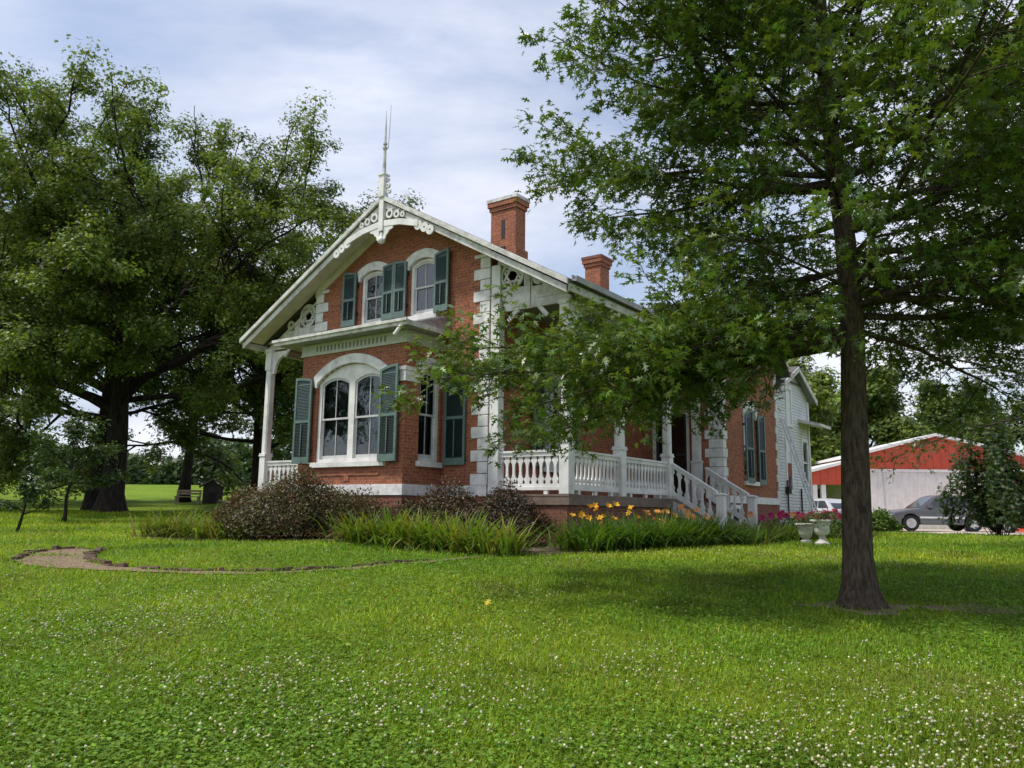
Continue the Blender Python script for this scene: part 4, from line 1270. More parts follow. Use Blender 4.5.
def big_tree(name, label, base, trunk_pts, trunk_r, limbs, forks, per_end, spread, leafs, col, group=None, seed=1, mat='leaf', bark='bark_dark', levels=3, droop=-.02, tmpl=SPRAY, tf=SPRAYF, altp=.08, ratio=.62, flat=.6, thin=0.):
    """recursive limbs with leaf sprays in loose clumps at their ends"""
    global rng
    rng = np.random.default_rng(zlib.crc32(label.encode()) + seed)
    t = thing(name, label, 'tree', base, 0, group)
    mb = MB()
    tp = [np.array(p, float) for p in trunk_pts]
    hh = tp[-1][2]
    rs = [trunk_r * (1 + .75 * max(0, 1 - p[2] / (hh * .18)) ** 2) * (1 - .35 * p[2] / hh) for p in tp]
    mb.tube(tp, rs, 14)
    ends = []
    def rec(p, d_, L_, r, lv):
        pts, rr = wander(p, d_, L_, 5, r, r * .5, .13, .02 if lv > 1 else droop)
        mb.tube(pts, rr, 7 if lv > 1 else 4, False)
        for q in (pts[-1], pts[-3]) if lv <= 1 or (lv == 2 and levels < 4) else ():
            ends.append(q)
        if lv == 1:
            ends.append(pts[2]); return
        nk = forks
        for j in range(nk):
            tq = .35 + .65 * (j + rng.random()) / nk
            q, dd = along(pts, min(tq, 1))
            ax_ = unit(rng.normal(0, 1, 3)); nd = unit(dd * .75 + ax_ * .75 + np.array([0, 0, .05]))
            rec(q, nd, L_ * ratio * rng.uniform(.75, 1.2), r * .5, lv - 1)
        rec(pts[-1], unit(unit(pts[-1] - pts[-2]) + rng.normal(0, .2, 3)), L_ * ratio, r * .5, lv - 1)
    for (z, az, el, L_, r) in limbs:
        p0 = np.array([np.interp(z, [q[2] for q in tp], [q[i] for q in tp]) for i in (0, 1)] + [z])
        rec(p0, np.array([math.cos(az) * math.cos(el), math.sin(az) * math.cos(el), math.sin(el)]), L_, r, levels)
    obj('trunk', mb, bark, t, smooth=True)
    E_ = np.array(ends)
    E_ = E_[rng.random(len(E_)) > thin]
    P_ = np.repeat(E_, per_end, 0)
    off = unit(rng.normal(0, 1, P_.shape)) * (rng.random((len(P_), 1)) ** .55) * 1.75
    es = rng.uniform(.6, 1.25, len(E_)); off = off * np.repeat(es, per_end)[:, None]
    off = off * np.array([1, 1, flat]) * spread
    P_ = P_ + off
    k_ = P_[:, 2] > .6
    P_ = P_[k_]; off = off[k_]
    Nn = np.array([0, 0, .9]) + unit(off) * .7 + rng.normal(0, .45, P_.shape)
    T_ = rng.normal(0, 1, P_.shape) + np.array([0, 0, -.5])
    S = rng.uniform(leafs[0], leafs[1], len(P_))
    tn = tints(len(P_), col, .20, .12, alt=np.array(col) * np.array([1.7, 1.5, 1.1]), altp=altp)
    ct = np.repeat(np.exp(rng.normal(0, .22, len(E_))), per_end)[k_]
    tn *= ct[:, None]
    soup('crown', leaf_verts(P_, Nn, S, tmpl, T_), len(tmpl), tf, mat, t, tn)
    return t, len(P_)

WSEED = 1
wb = on(-17.9, 36.0, -.1)
limbs = []
for (z, az, el, L_, r) in ((6.5, 160, 54, 8.2, .3), (7.0, 178, 60, 8.0, .28), (7.2, 120, 62, 6.8, .28), (5.4, 188, 38, 8.2, .3), (4.6, 185, 26, 7.5, .30), (5.0, 60, 40, 6.5, .25), (5.6, 8, 34, 7.8, .32), (6.4, 140, 48, 6.9, .34), (6.8, -40, 44, 7.2, .32), (7.0, 240, 52, 6.6, .30), (7.2, 95, 66, 5.2, .33), (5.0, -60, 20, 5.5, .2), (5.2, 25, 14, 6.0, .2), (4.0, 215, 12, 6.0, .2), (5.4, 320, 28, 6.6, .22), (4.6, 280, 14, 5.5, .2), (4.4, 160, 16, 6.4, .2), (6.0, 0, 54, 7.6, .3), (6.6, 175, 54, 6.0, .28), (3.8, 245, 5, 4.8, .15)):
    limbs.append((z, rad(az), rad(el), L_, r * .78))
_, nl = big_tree('walnut_tree', 'huge spreading walnut tree left of the house, the stoutest trunk in the field', wb, [(0, 0, 0), (0, 0, .4), (.02, 0, 1), (.05, 0, 2), (0, .05, 4), (-.1, .1, 5.8), (-.1, .1, 7.4)], .52, limbs, 3, 105, .46, (.11, .235), (.112, .165, .032), levels=4, ratio=.60, thin=.22, seed=WSEED)

def small_limbs(n, z0, z1, L_, el0, el1, r):
    return [(z0 + (z1 - z0) * i / max(1, n - 1), i * 2.4 + rng.random(), rad(el0 + (el1 - el0) * i / max(1, n - 1)) , L_ * rng.uniform(.8, 1.15), r) for i in range(n)]
big_tree('walnut_tree', 'slimmer tree standing close behind the huge walnut, only its dark trunk clear', on(-21.0, 40.5, -.1), [(0, 0, 0), (0, 0, .5), (.1, 0, 2), (.2, 0, 5), (.3, 0, 9), (.3, 0, 13)], .36, small_limbs(11, 5, 12.5, 4.2, 15, 65, .13), 3, 60, .55, (.16, .32), (.075, .12, .022), levels=3)
big_tree('walnut_tree', 'field tree behind the wooden bench, trunk between the walnut and the porch post', on(-22.2, 54.5, -.1), [(0, 0, 0), (0, 0, .5), (.1, 0, 2), (.25, 0, 5), (.3, 0, 8), (.3, 0, 11)], .33, small_limbs(12, 3.6, 10.8, 4.4, 5, 65, .13), 3, 60, .55, (.16, .32), (.075, .12, .022), levels=3)
big_tree('walnut_tree', 'dark leafy tree just behind the left porch post and railing', on(-14.5, 46.0, -.1), [(0, 0, 0), (0, 0, .5), (-.1, 0, 2), (-.2, 0, 5), (-.2, 0, 9)], .33, small_limbs(13, 3.6, 9, 4.4, 6, 60, .13), 3, 60, .6, (.16, .32), (.065, .11, .022), levels=3)
big_tree('walnut_tree', 'pale leafy tree at the far left edge beyond the saplings', on(-34.0, 50.0, -.1), [(0, 0, 0), (0, 0, .5), (.1, 0, 2), (.1, 0, 5), (0, 0, 9), (0, 0, 12)], .36, small_limbs(13, 2.6, 11.5, 5.0, 0, 60, .14), 3, 60, .6, (.18, .34), (.095, .14, .022), levels=3)
big_tree('broadleaf_tree', 'leafy tree mirrored as a dark shape in the bay window panes', on(-30.0, 19.5, -.1), [(0, 0, 0), (0, 0, .5), (.1, 0, 2), (.1, 0, 5), (0, 0, 8)], .33, small_limbs(11, 1.8, 7.5, 4.4, 0, 60, .14), 3, 30, .65, (.3, .5), (.075, .115, .022), levels=3)  # outside the view, added so the bay panes reflect foliage
# second oak to the right
leader2 = [(0, 0, 0), (0, 0, .15), (0, 0, .4), (.03, 0, 1.2), (.05, 0, 2.5), (0, 0, 4), (0, 0, 6), (0, 0, 8), (0, 0, 10.5)]
d2 = []; z = 2.75; k = 0
while z < 10.3:
    d2.append((z, k * 2.39996, np.interp(z, [2.3, 4, 7, 10.5], [4.2, 4.6, 3.6, .9]) * rng.uniform(.85, 1.1), np.interp(z, [2.3, 4.5, 7, 10.5], [.06, .12, .45, 1.0]) + rng.normal(0, .05))); k += 1
    z += .2
_, nl = oak_tree(on(11.9, 16.4, -.05), leader2, d2, 4, 'oak_tree', 'second oak, its leafy branches reaching in at the right edge of the lawn', leaf=(.11, .17), col=(.060, .100, .022))


# saplings
big_tree('sapling', 'small leaning sapling with a forked stem, at the left edge of the field', on(-12.3, 20.2, -.03), [(0, 0, 0), (0, 0, .1), (.05, 0, .3), (.10, 0, .6), (.12, 0, .8)], .04, small_limbs(5, .45, .8, .42, 25, 60, .02), 2, 26, .12, (.07, .13), (.04, .075, .022), levels=2, tmpl=LEAFLET, tf=LEAFLETF)
big_tree('sapling', 'young thin tree with a bare curved stem, between the field and the walnut', on(-14.4, 26.0, -.03), [(0, 0, 0), (.05, 0, .3), (.02, 0, .8), (.1, 0, 1.3), (.1, 0, 2.2)], .055, small_limbs(8, 1.25, 2.2, 1.0, 10, 60, .025), 2, 40, .24, (.10, .18), (.045, .085, .022), levels=2, tmpl=LEAFLET, tf=LEAFLETF)

# trees behind the shed and the house
bt = [('broadleaf_tree', 'bright green bushy tree rising between the house and the red shed', (19.5, 58.0), 10.5, 5.0, (.115, .165, .028)),
      ('broadleaf_tree', 'green tree beyond the shed roof, just right of the oak trunk', (29.5, 66.0), 10.2, 5.4, (.10, .15, .028)),
      ('broadleaf_tree', 'green tree beyond the red gable at the right', (39.0, 68.0), 9.4, 5.4, (.09, .135, .028)),
      ('broadleaf_tree', 'dark tree low behind the white addition and parked hatchback', (19.0, 60.5), 6.6, 3.4, (.045, .080, .022)),
      ('broadleaf_tree', 'tree beyond the far right end of the shed', (52.0, 66.0), 12.5, 6.5, (.055, .090, .024))]
for nm, lb, (x, y), hgt, R_, c in bt:
    big_tree(nm, lb, on(x, y, -.1), [(0, 0, 0), (0, 0, .5), (.05, 0, hgt * .25), (0, 0, hgt * .5), (0, 0, hgt * .8)], .3, small_limbs(13, hgt * .16, hgt * .78, R_ * .62, 0, 65, .12), 3, 60, .7, (.25, .48), c, levels=3)

# far wood along the edge of the field
n = 26000
xx = rng.uniform(-190, -8, n); yy = 150 + rng.uniform(0, 10, n) + 6 * np.sin(xx * .05)
hh = 8 + 3.0 * np.sin(xx * .11) + 2.2 * np.sin(xx * .31 + 1) + 1.4 * np.sin(xx * .83)
P_ = np.stack([xx, yy, H(xx, yy) + rng.random(n) ** .8 * hh], 1)
wo = soup('woods', leaf_verts(P_, rng.normal(0, .6, (n, 3)) + [0, -.3, .7], rng.uniform(.9, 2.0, n), SPRAY), 10, SPRAYF, 'leaf', None, tints(n, (.045, .080, .024), .25, .12))
tag(wo, 'dark line of far woods along the top of the field', 'woods', kind='stuff')
n = 14000
xx = rng.uniform(60, 190, n); yy = 150 + rng.uniform(0, 10, n)
hh = 10 + 3.0 * np.sin(xx * .11) + 2.2 * np.sin(xx * .31 + 1)
P_ = np.stack([xx, yy, H(xx, yy) + rng.random(n) ** .8 * hh], 1)
wo = soup('woods', leaf_verts(P_, rng.normal(0, .6, (n, 3)) + [0, -.3, .7], rng.uniform(.9, 2.0, n), SPRAY), 10, SPRAYF, 'leaf', None, tints(n, (.045, .080, .024), .25, .12))
tag(wo, 'far woods on the horizon beyond the red shed', 'woods', kind='stuff')

# ------------------------------------------------------------------ shrubs
def shrub(name, label, x, y, R_, hgt, n, col, leafs, mat='leaf', alt=None, altp=0., group=None, tmpl=LEAFLET, tf=LEAFLETF, stems=40, lift=.05, lob=.18):
    base = on(x, y, -.03)
    t = thing(name, label, 'shrub', base, 0, group)
    sb = MB()
    for i in range(stems):
        az = rng.random() * 6.283; rr = math.sqrt(rng.random()); 
        e = np.array([math.cos(az) * R_[0] * rr * .92, math.sin(az) * R_[1] * rr * .92, hgt * (1 - .55 * rr ** 2.2) * rng.uniform(.75, 1.0)])
        p0 = e * np.array([.25, .25, 0])
        m_ = (p0 + e) / 2 + rng.normal(0, .05, 3)
        sb.tube([p0, m_, e], [.014, .010, .004], 4, False)
    obj('stem', sb, 'bark_dark', t)
    az = rng.random(n) * 6.283; rr = np.sqrt(rng.random(n)) ; s = rng.random(n) ** .5
    wob = 1 + lob * np.sin(az * 3 + x) + lob * .7 * np.sin(az * 5 + y * 2) + rng.normal(0, .05, n)
    X_ = np.cos(az) * R_[0] * rr * wob; Y_ = np.sin(az) * R_[1] * rr * wob
    top = hgt * (1 - .6 * rr ** 2.4) * (1 + lob * np.sin(X_ * 4.1 + 1) * np.sin(Y_ * 3.7 + 2) + rng.normal(0, .06, n))
    Z_ = lift + (top - lift) * s
    P_ = np.stack([X_, Y_, Z_], 1)
    Nn = np.stack([X_ / R_[0], Y_ / R_[1], Z_ / hgt], 1) * .8 + rng.normal(0, .7, (n, 3)) + [0, 0, .3]
    T_ = np.stack([X_ / R_[0], Y_ / R_[1], np.full(n, .7)], 1) + rng.normal(0, .7, (n, 3))
    soup('foliage', leaf_verts(P_, Nn, rng.uniform(leafs[0], leafs[1], n), tmpl, T_), len(tmpl), tf, mat, t, tints(n, col, .35, .2, alt, altp))
    return t
bar = dict(mat='barberry', alt=(.095, .098, .028), altp=.5)
x, y = WU(-5.15, -2.5); shrub('barberry_shrub', 'largest brown barberry shrub, in front of the bay window', x, y, (1.75, 1.0), 1.32, 36000, (.098, .062, .033), (.035, .085), **bar)
x, y = WU(-7.6, -2.2); shrub('barberry_shrub', 'low brown barberry shrub at the left porch post', x, y, (.62, .5), .9, 9000, (.10, .064, .033), (.035, .085), **bar)
x, y = WU(-2.1, -1.2); shrub('barberry_shrub', 'dark brown barberry shrub below the porch corner and quoins', x, y, (1.2, .8), 1.12, 18000, (.078, .046, .028), (.035, .08), mat='barberry', alt=(.07, .072, .022), altp=.3)
x, y = WU(-.75, -.95); shrub('barberry_shrub', 'small dark brown barberry shrub against the right front porch rail', x, y, (.95, .6), 1.1, 14000, (.070, .042, .028), (.035, .08), mat='barberry', alt=(.06, .065, .022), altp=.25)
shrub('round_shrub', 'low bright green shrub between the oak trunk and the grey car', 15.1, 33.0, (.62, .6), .9, 2200, (.085, .15, .022), (.10, .2))
shrub('upright_shrub', 'tall dark green shrub on a short stem, in front of the grey car', 18.75, 31.0, (1.2, 1.15), 3.8, 9000, (.045, .074, .022), (.12, .26), tmpl=SPRAY, tf=SPRAYF, lift=.3, lob=.5)
shrub('low_shrub', 'dark green low shrub beneath the ladder at the white wall', *WU(2.1, 13.3), (.8, .9), .75, 2500, (.045, .085, .022), (.06, .12))

# ------------------------------------------------------------------ flower beds
def clump(name, label, pts, n, L_, W_, col, lean=(.1, .75), droop=(.5, 1.9), group=None, alt=None, altp=0., cat='plant', spread=.28):
    c = np.mean(pts, 0)
    t = thing(name, label, cat, on(c[0], c[1]), 0, group)
    k_ = rng.integers(0, len(pts), n)
    P_ = np.array(pts)[k_] + rng.normal(0, spread, (n, 2))
    z = H(P_[:, 0], P_[:, 1])
    base = np.array(t.location)
    P3 = np.stack([P_[:, 0], P_[:, 1], z], 1) - base
    out_ = P_ - np.array(pts)[k_]
    az = np.arctan2(out_[:, 1], out_[:, 0]) + rng.normal(0, .7, n)
    strips('blade', P3, az, rng.uniform(L_[0], L_[1], n), rng.uniform(W_[0], W_[1], n), rng.uniform(lean[0], lean[1], n), rng.uniform(droop[0], droop[1], n), 'grass', t, tints(n, col, .2, .15, alt, altp), seg=4)
    return t, base
def line(a, b, k):
    return [tuple(np.array(a) + (np.array(b) - np.array(a)) * i / (k - 1)) for i in range(k)]
tan = (.22, .17, .06)
clump('iris_clump', 'yellowing iris clump at the left end of the front bed', line((-7.9, 18.2), (-5.9, 17.2), 7), 680, (.50, .95), (.026, .045), (.16, .22, .035), alt=tan, altp=.16, spread=.24)
clump('iris_clump', 'long iris clump in front of the bay and the brick path', line((-2.9, 16.2), (-.15, 14.0), 12), 1600, (.50, 1.0), (.030, .052), (.135, .205, .030), alt=tan, altp=.13, spread=.26)
def blooms(t, base, spots, hts, col, name='blossom', size=.072, stalk='grass'):
    sb = []
    for i, (x, y) in enumerate(spots):
        z = Hf(x, y); hh = hts[i % len(hts)] * rng.uniform(.85, 1.12)
        p = np.array([x, y, z]) - base
        k_ = 2 if i % 3 == 0 else 1
        P_ = p + np.array([0, 0, hh]) + rng.normal(0, .035, (k_, 3))
        vs_ = []; 
        for q in P_:
            fd = unit(np.array([rng.normal(0, .6), -.6 + rng.normal(0, .4), .8]))
            a_ = unit(np.cross(fd, [1, .2, .1])); b_ = np.cross(fd, a_)
            for j in range(6):
                an = j * math.pi / 3
                pd = a_ * math.cos(an) + b_ * math.sin(an)
                sd_ = -a_ * math.sin(an) + b_ * math.cos(an)
                s = size * rng.uniform(.85, 1.15)
                vs_.append(np.stack([q - fd * s * .5, q + pd * s * .55 + sd_ * s * .3 + fd * s * .3, q + pd * s * 1.15 + fd * s * .35, q + pd * s * .55 - sd_ * s * .3 + fd * s * .3]))
        soup(name, np.array(vs_), 4, [(0, 1, 2, 3)], 'petal', t, tints(len(vs_), col, .12, .08))
        sb.append(np.stack([p, p + np.array([0, 0, hh])]))
    mb = MB()
    for a in sb: mb.tube([a[0], (a[0] + a[1]) / 2 + rng.normal(0, .02, 3), a[1]], .006, 4, False)
    obj('flower_stalk', mb, 'stem', t)
green = (.075, .145, .026)
t, b = clump('daylily_clump', 'largest dark green daylily clump with deep yellow flowers, below the porch rail', line((1.35, 14.9), (2.7, 15.9), 6), 1150, (.6, .95), (.026, .042), green, alt=(.12, .17, .03), altp=.15, spread=.26)
blooms(t, b, [(1.30, 15.1), (1.45, 15.2), (1.5, 14.9), (1.62, 15.3), (1.75, 15.25), (1.85, 15.35), (1.7, 15.0), (1.95, 15.2), (2.0, 15.4), (2.3, 15.6), (2.5, 15.9), (1.1, 14.9)], [.66, .74, .60, .70], (.80, .42, .035))
t, b = clump('daylily_clump', 'daylily clump with orange flowers, at the foot of the porch stairs', line((2.9, 15.9), (4.4, 17.4), 6), 1250, (.55, 1.0), (.026, .042), green, alt=(.13, .18, .03), altp=.18, spread=.25)
blooms(t, b, [(2.75, 16.2), (2.9, 16.3), (3.02, 16.1), (3.1, 16.5), (3.25, 16.4), (3.35, 16.6), (3.55, 16.7), (3.62, 16.5), (3.7, 16.9), (3.85, 16.8), (3.98, 17.1), (4.12, 17.0), (4.25, 17.3), (4.35, 17.2), (3.2, 16.8)], [.66, .58, .70, .62], (.78, .36, .10))
clump('daylily_clump', 'flowerless daylily clump between the stair newel and the white urns', line((4.6, 17.6), (6.9, 20.4), 8), 1150, (.4, .7), (.026, .042), (.075, .135, .026), alt=(.16, .18, .04), altp=.2, spread=.26)
clump('daylily_clump', 'yellow green clump just behind the two white urns', line((7.0, 20.6), (8.3, 21.8), 5), 900, (.4, .75), (.022, .034), (.10, .16, .026), alt=(.2, .2, .05), altp=.2, spread=.28)
# dried flower stems among the iris
# ------------------------------------------------------------------ urns and petunias
def urn(label, x, y, prof, R_):
    base = on(x, y)
    t = thing('garden_urn', label, 'urn', base)
    m1 = MB(); m1.lathe(prof[1], (0, 0, 0), 24, .025, 12); obj('bowl', m1, 'concrete', t, smooth=True)
    m2 = MB(); m2.lathe(prof[0], (0, 0, 0), 24); obj('foot', m2, 'concrete', t)
    m3 = MB(); m3.lathe(prof[2], (0, 0, 0), 24); obj('rim', m3, 'concrete', t)
    return base
U1 = ([(.13, 0), (.13, .05), (.09, .07), (.07, .11)], [(.07, .112), (.12, .14), (.15, .22), (.17, .34), (.20, .41)], [(.20, .412), (.235, .42), (.24, .45), (.22, .465), (.14, .45)])
U2 = ([(.17, 0), (.17, .05), (.12, .08), (.075, .13), (.065, .17), (.085, .19), (.065, .21)], [(.065, .212), (.13, .24), (.17, .31), (.16, .40), (.175, .46), (.21, .51)], [(.21, .512), (.25, .53), (.25, .56), (.23, .57), (.14, .55)])
ux, uy = 6.95, 19.0
b1 = urn('white concrete urn with a short foot and flared bell bowl', ux, uy, U1, 1)
ux2, uy2 = 7.05, 18.25
b2 = urn('white concrete urn raised on a tall round pedestal foot', ux2, uy2, U2, 1)
def petunia(label, b, z, col):
    t = thing('petunia_plant', label, 'flowers', (b[0], b[1], b[2] + z))
    n = 420
    P_ = rng.normal(0, 1, (n, 3)) * [.15, .15, .07] + [0, 0, .06]
    soup('foliage', leaf_verts(P_, rng.normal(0, .6, (n, 3)) + [0, 0, .8], rng.uniform(.05, .09, n), LEAFLET), 4, LEAFLETF, 'leaf', t, tints(n, (.06, .12, .03), .25, .15))
    for i in range(34):
        c = rng.normal(0, 1, 3) * [.17, .17, .05] + [0, 0, .17]
        v_ = []
        for j in range(5):
            a_ = j * 2 * math.pi / 5; e_ = [math.cos(a_), math.sin(a_), 0]; f_ = [-math.sin(a_), math.cos(a_), 0]
            e_ = np.array(e_); f_ = np.array(f_); s = .036
            v_.append(np.stack([c, c + e_ * s * .7 + f_ * s * .5 + [0, -.01, .02], c + e_ * s * 1.1 + [0, -.01, .025], c + e_ * s * .7 - f_ * s * .5 + [0, -.01, .02]]))
        soup('blossom', np.array(v_), 4, [(0, 1, 2, 3)], 'petal', t, tints(5, col, .15, .06))
petunia('mound of pink petunias growing in the short white urn', b1, .45, (.55, .07, .20))
petunia('deep magenta petunias growing in the pedestal urn', b2, .55, (.50, .035, .16))
x, y = 7.75, 21.2
t = thing('petunia_plant', 'bed of magenta and salmon flowers behind the urns by the white wall', 'flowers', on(x, y))
n = 1800
P_ = rng.normal(0, 1, (n, 3)) * [.55, .4, .14] + [0, 0, .32]
soup('foliage', leaf_verts(P_, rng.normal(0, .6, (n, 3)) + [0, 0, .8], rng.uniform(.06, .11, n), LEAFLET), 4, LEAFLETF, 'leaf', t, tints(n, (.05, .10, .025), .25, .15))
for i in range(40):
    c = rng.normal(0, 1, 3) * [.5, .35, .06] + [0, -.1, .58]
    v_ = []
    cc = (.50, .04, .16) if i % 4 else (.75, .33, .16)
    for j in range(6):
        a_ = j * math.pi / 3; e_ = np.array([math.cos(a_), 0, math.sin(a_)]); f_ = np.array([-math.sin(a_), 0, math.cos(a_)]); s = .085
        v_.append(np.stack([c, c + e_ * s * .7 + f_ * s * .5 + [0, -.02, 0], c + e_ * s * 1.1 + [0, -.03, 0], c + e_ * s * .7 - f_ * s * .5 + [0, -.02, 0]]))
    soup('blossom', np.array(v_), 4, [(0, 1, 2, 3)], 'petal', t, tints(6, cc, .15, .06))

# ------------------------------------------------------------------ bricks edging the path
edge = [(-7.1, 14.2), (-6.82, 13.2), (-6.19, 12.05), (-5.69, 11.5), (-4.97, 11.27), (-4.28, 11.27), (-2.99, 11.6), (-1.68, 12.47), (-1.2, 12.9)]
outer_e = [(-7.3, 12.0), (-7.8, 13.2), (-7.85, 14.1), (-7.5, 14.6)]
bb = MB(); bb.box(-.11, .11, -.05, .05, -.03, .065)
proto = None
def lay(line_, gap):
    global proto
    d_ = [np.array(p) for p in line_]
    seg = [np.linalg.norm(d_[i + 1] - d_[i]) for i in range(len(d_) - 1)]
    tot = sum(seg); s = 0.0
    while s < tot:
        a = s; i = 0
        while i < len(seg) - 1 and a > seg[i]: a -= seg[i]; i += 1
        p = d_[i] + (d_[i + 1] - d_[i]) * min(1, a / seg[i]); v = d_[i + 1] - d_[i]
        if proto is None:
            proto = obj('edging_brick', bb, 'oldbrick', None, bevel=.012)
            o = proto
        else:
            o = proto.copy(); COL.objects.link(o)
        o.location = on(p[0] + rng.normal(0, .02), p[1] + rng.normal(0, .02), rng.uniform(-.035, .0))
        o.rotation_euler = (rng.normal(0, .1), rng.normal(0, .1), math.atan2(v[1], v[0]) + rng.normal(0, .25))
        o.scale = (rng.uniform(.8, 1.15), rng.uniform(.8, 1.1), rng.uniform(.8, 1.1))
        tag(o, 'worn brown brick set in the rim of the curved garden path', 'brick', 'bricks edging the garden path')
        s += gap * rng.uniform(.9, 1.25)
lay(edge, .205); lay(outer_e, .24)

# ------------------------------------------------------------------ wooden shelter and bench in the field
b_ = on(-19.85, 53.5)
t = thing('wooden_shelter', 'small dark wooden shelter with a pitched roof, below the field trees', 'shelter', b_, rad(18))
t.scale = (1.45, 1.45, 1.4)
m = MB(); m.box(-.42, .42, -.4, .4, 0, .78); obj('wall', m, 'wood_dark', t)
m = MB(); m.prism([[(-.6, .72), (0, 1.08), (.6, .72), (.6, .79), (0, 1.16), (-.6, .79)]], lambda p, q, dd: (p, dd, q), -.52, .52); obj('roof', m, 'wood_old', t)
m = MB(); m.prism([[(-.42, .781), (.42, .781), (0, 1.03)]], lambda p, q, dd: (p, dd, q), -.38, .38); obj('gable', m, 'wood_dark', t)
m = MB(); m.box(-.16, .16, -.415, -.403, .05, .5); obj('opening', m, 'iron', t)  # black plate on a solid wall, doorway shade put into its colour
b_ = on(-20.9, 52.0)
t = thing('wooden_bench', 'weathered tan plank bench beside the small wooden shelter', 'bench', b_, rad(8))
t.scale = (1.3, 1.3, 1.15)
m = MB(); m.box(-.6, .6, -.22, .22, .40, .45); obj('seat', m, 'wood_tan', t)
m = MB(); m.box(-.6, .6, .20, .25, .55, .66); m.box(-.6, .6, .20, .25, .70, .81); obj('backrest', m, 'wood_tan', t)
for sx in (-.52, .52):
    for sy in (-.18, .22):
        m = MB(); m.box(sx - .04, sx + .04, sy - .03, sy + .03, -.03, .40 if sy < 0 else .80); obj('leg', m, 'wood_tan', t)

# ------------------------------------------------------------------ red and white shed
SYD = 47.0
sb_ = on(25.0, SYD); gz = sb_[2]
shed = thing('metal_shed', 'long metal shed with red gable above white ribbed walls', 'shed', (24.9, SYD, gz), rad(-4))
def sp_(name, mb, mat, par=None, **k): return obj(name, mb, mat, par or shed, **k)
m = MB(); m.prism([rect(-4.2, 5.4, -.2, 3.32), rect(5.0, 5.001, 0, .001)][:1], lambda p, q, dd: (p, dd, q), 0, 9.0); sp_('white_wall', m, 'shedwhite')
m = MB(); m.prism([[(-4.2, 3.48), (5.4, 3.48), (5.4, 4.20), (0.15, 5.42), (-4.2, 4.28)]], lambda p, q, dd: (p, dd, q), .02, 9.0); sp_('red_gable', m, 'red')
m = MB(); m.box(-4.25, 5.45, -.05, .1, 3.322, 3.478); sp_('belt_trim', m, 'trimwhite')
m = MB(); m.prism([[(-4.5, 4.20), (0.15, 5.43), (5.7, 4.14), (5.7, 4.30), (0.15, 5.60), (-4.5, 4.37)]], lambda p, q, dd: (p, dd, q), -.35, 9.2); rf = sp_('roof', m, 'trimwhite')
# lower extension to the left with an open carport
m = MB(); m.prism([[(-9.4, 2.55), (-4.21, 2.55), (-4.21, 4.0), (-9.4, 2.60)]], lambda p, q, dd: (p, dd, q), .3, .6); sp_('lean_to_gable', m, 'red')
m = MB(); m.prism([[(-9.8, 2.52), (-4.22, 4.0), (-4.22, 4.17), (-9.8, 2.69)]], lambda p, q, dd: (p, dd, q), .1, 8.0); sp_('lean_to_roof', m, 'trimwhite')
for px in (-6.75, -6.25, -9.2, -4.6):
    m = MB(); m.box(px - .13, px + .13, .35, .65, -.1, 2.548); sp_('carport_post', m, 'trimwhite')
m = MB(); m.box(-9.4, -4.25, 7.5, 7.7, -.1, 2.5); sp_('back_wall', m, 'wood_dark')
for px in (-2.9, 1.2):
    m = MB(); m.box(px - .02, px + .02, -.03, -.002, 0, 3.3); sp_('door_seam', m, 'sash')
# second red shed at the far right
sh2 = thing('metal_shed', 'second shed at the right edge, white corner post and red wall', 'shed', on(26.3, 37.2), rad(-3))
m = MB(); m.box(0.05, 7.0, .05, 6, -.1, 3.0); obj('red_wall', m, 'red', sh2)
m = MB(); m.box(-.18, .16, -.1, .2, -.1, 3.05); obj('corner_post', m, 'trimwhite', sh2)
m = MB(); m.prism([[(-.5, 3.06), (7.2, 3.06), (7.2, 3.9), (-.5, 3.16)]], lambda p, q, dd: (p, dd, q), -.2, 6.2); obj('roof', m, 'trimwhite', sh2)

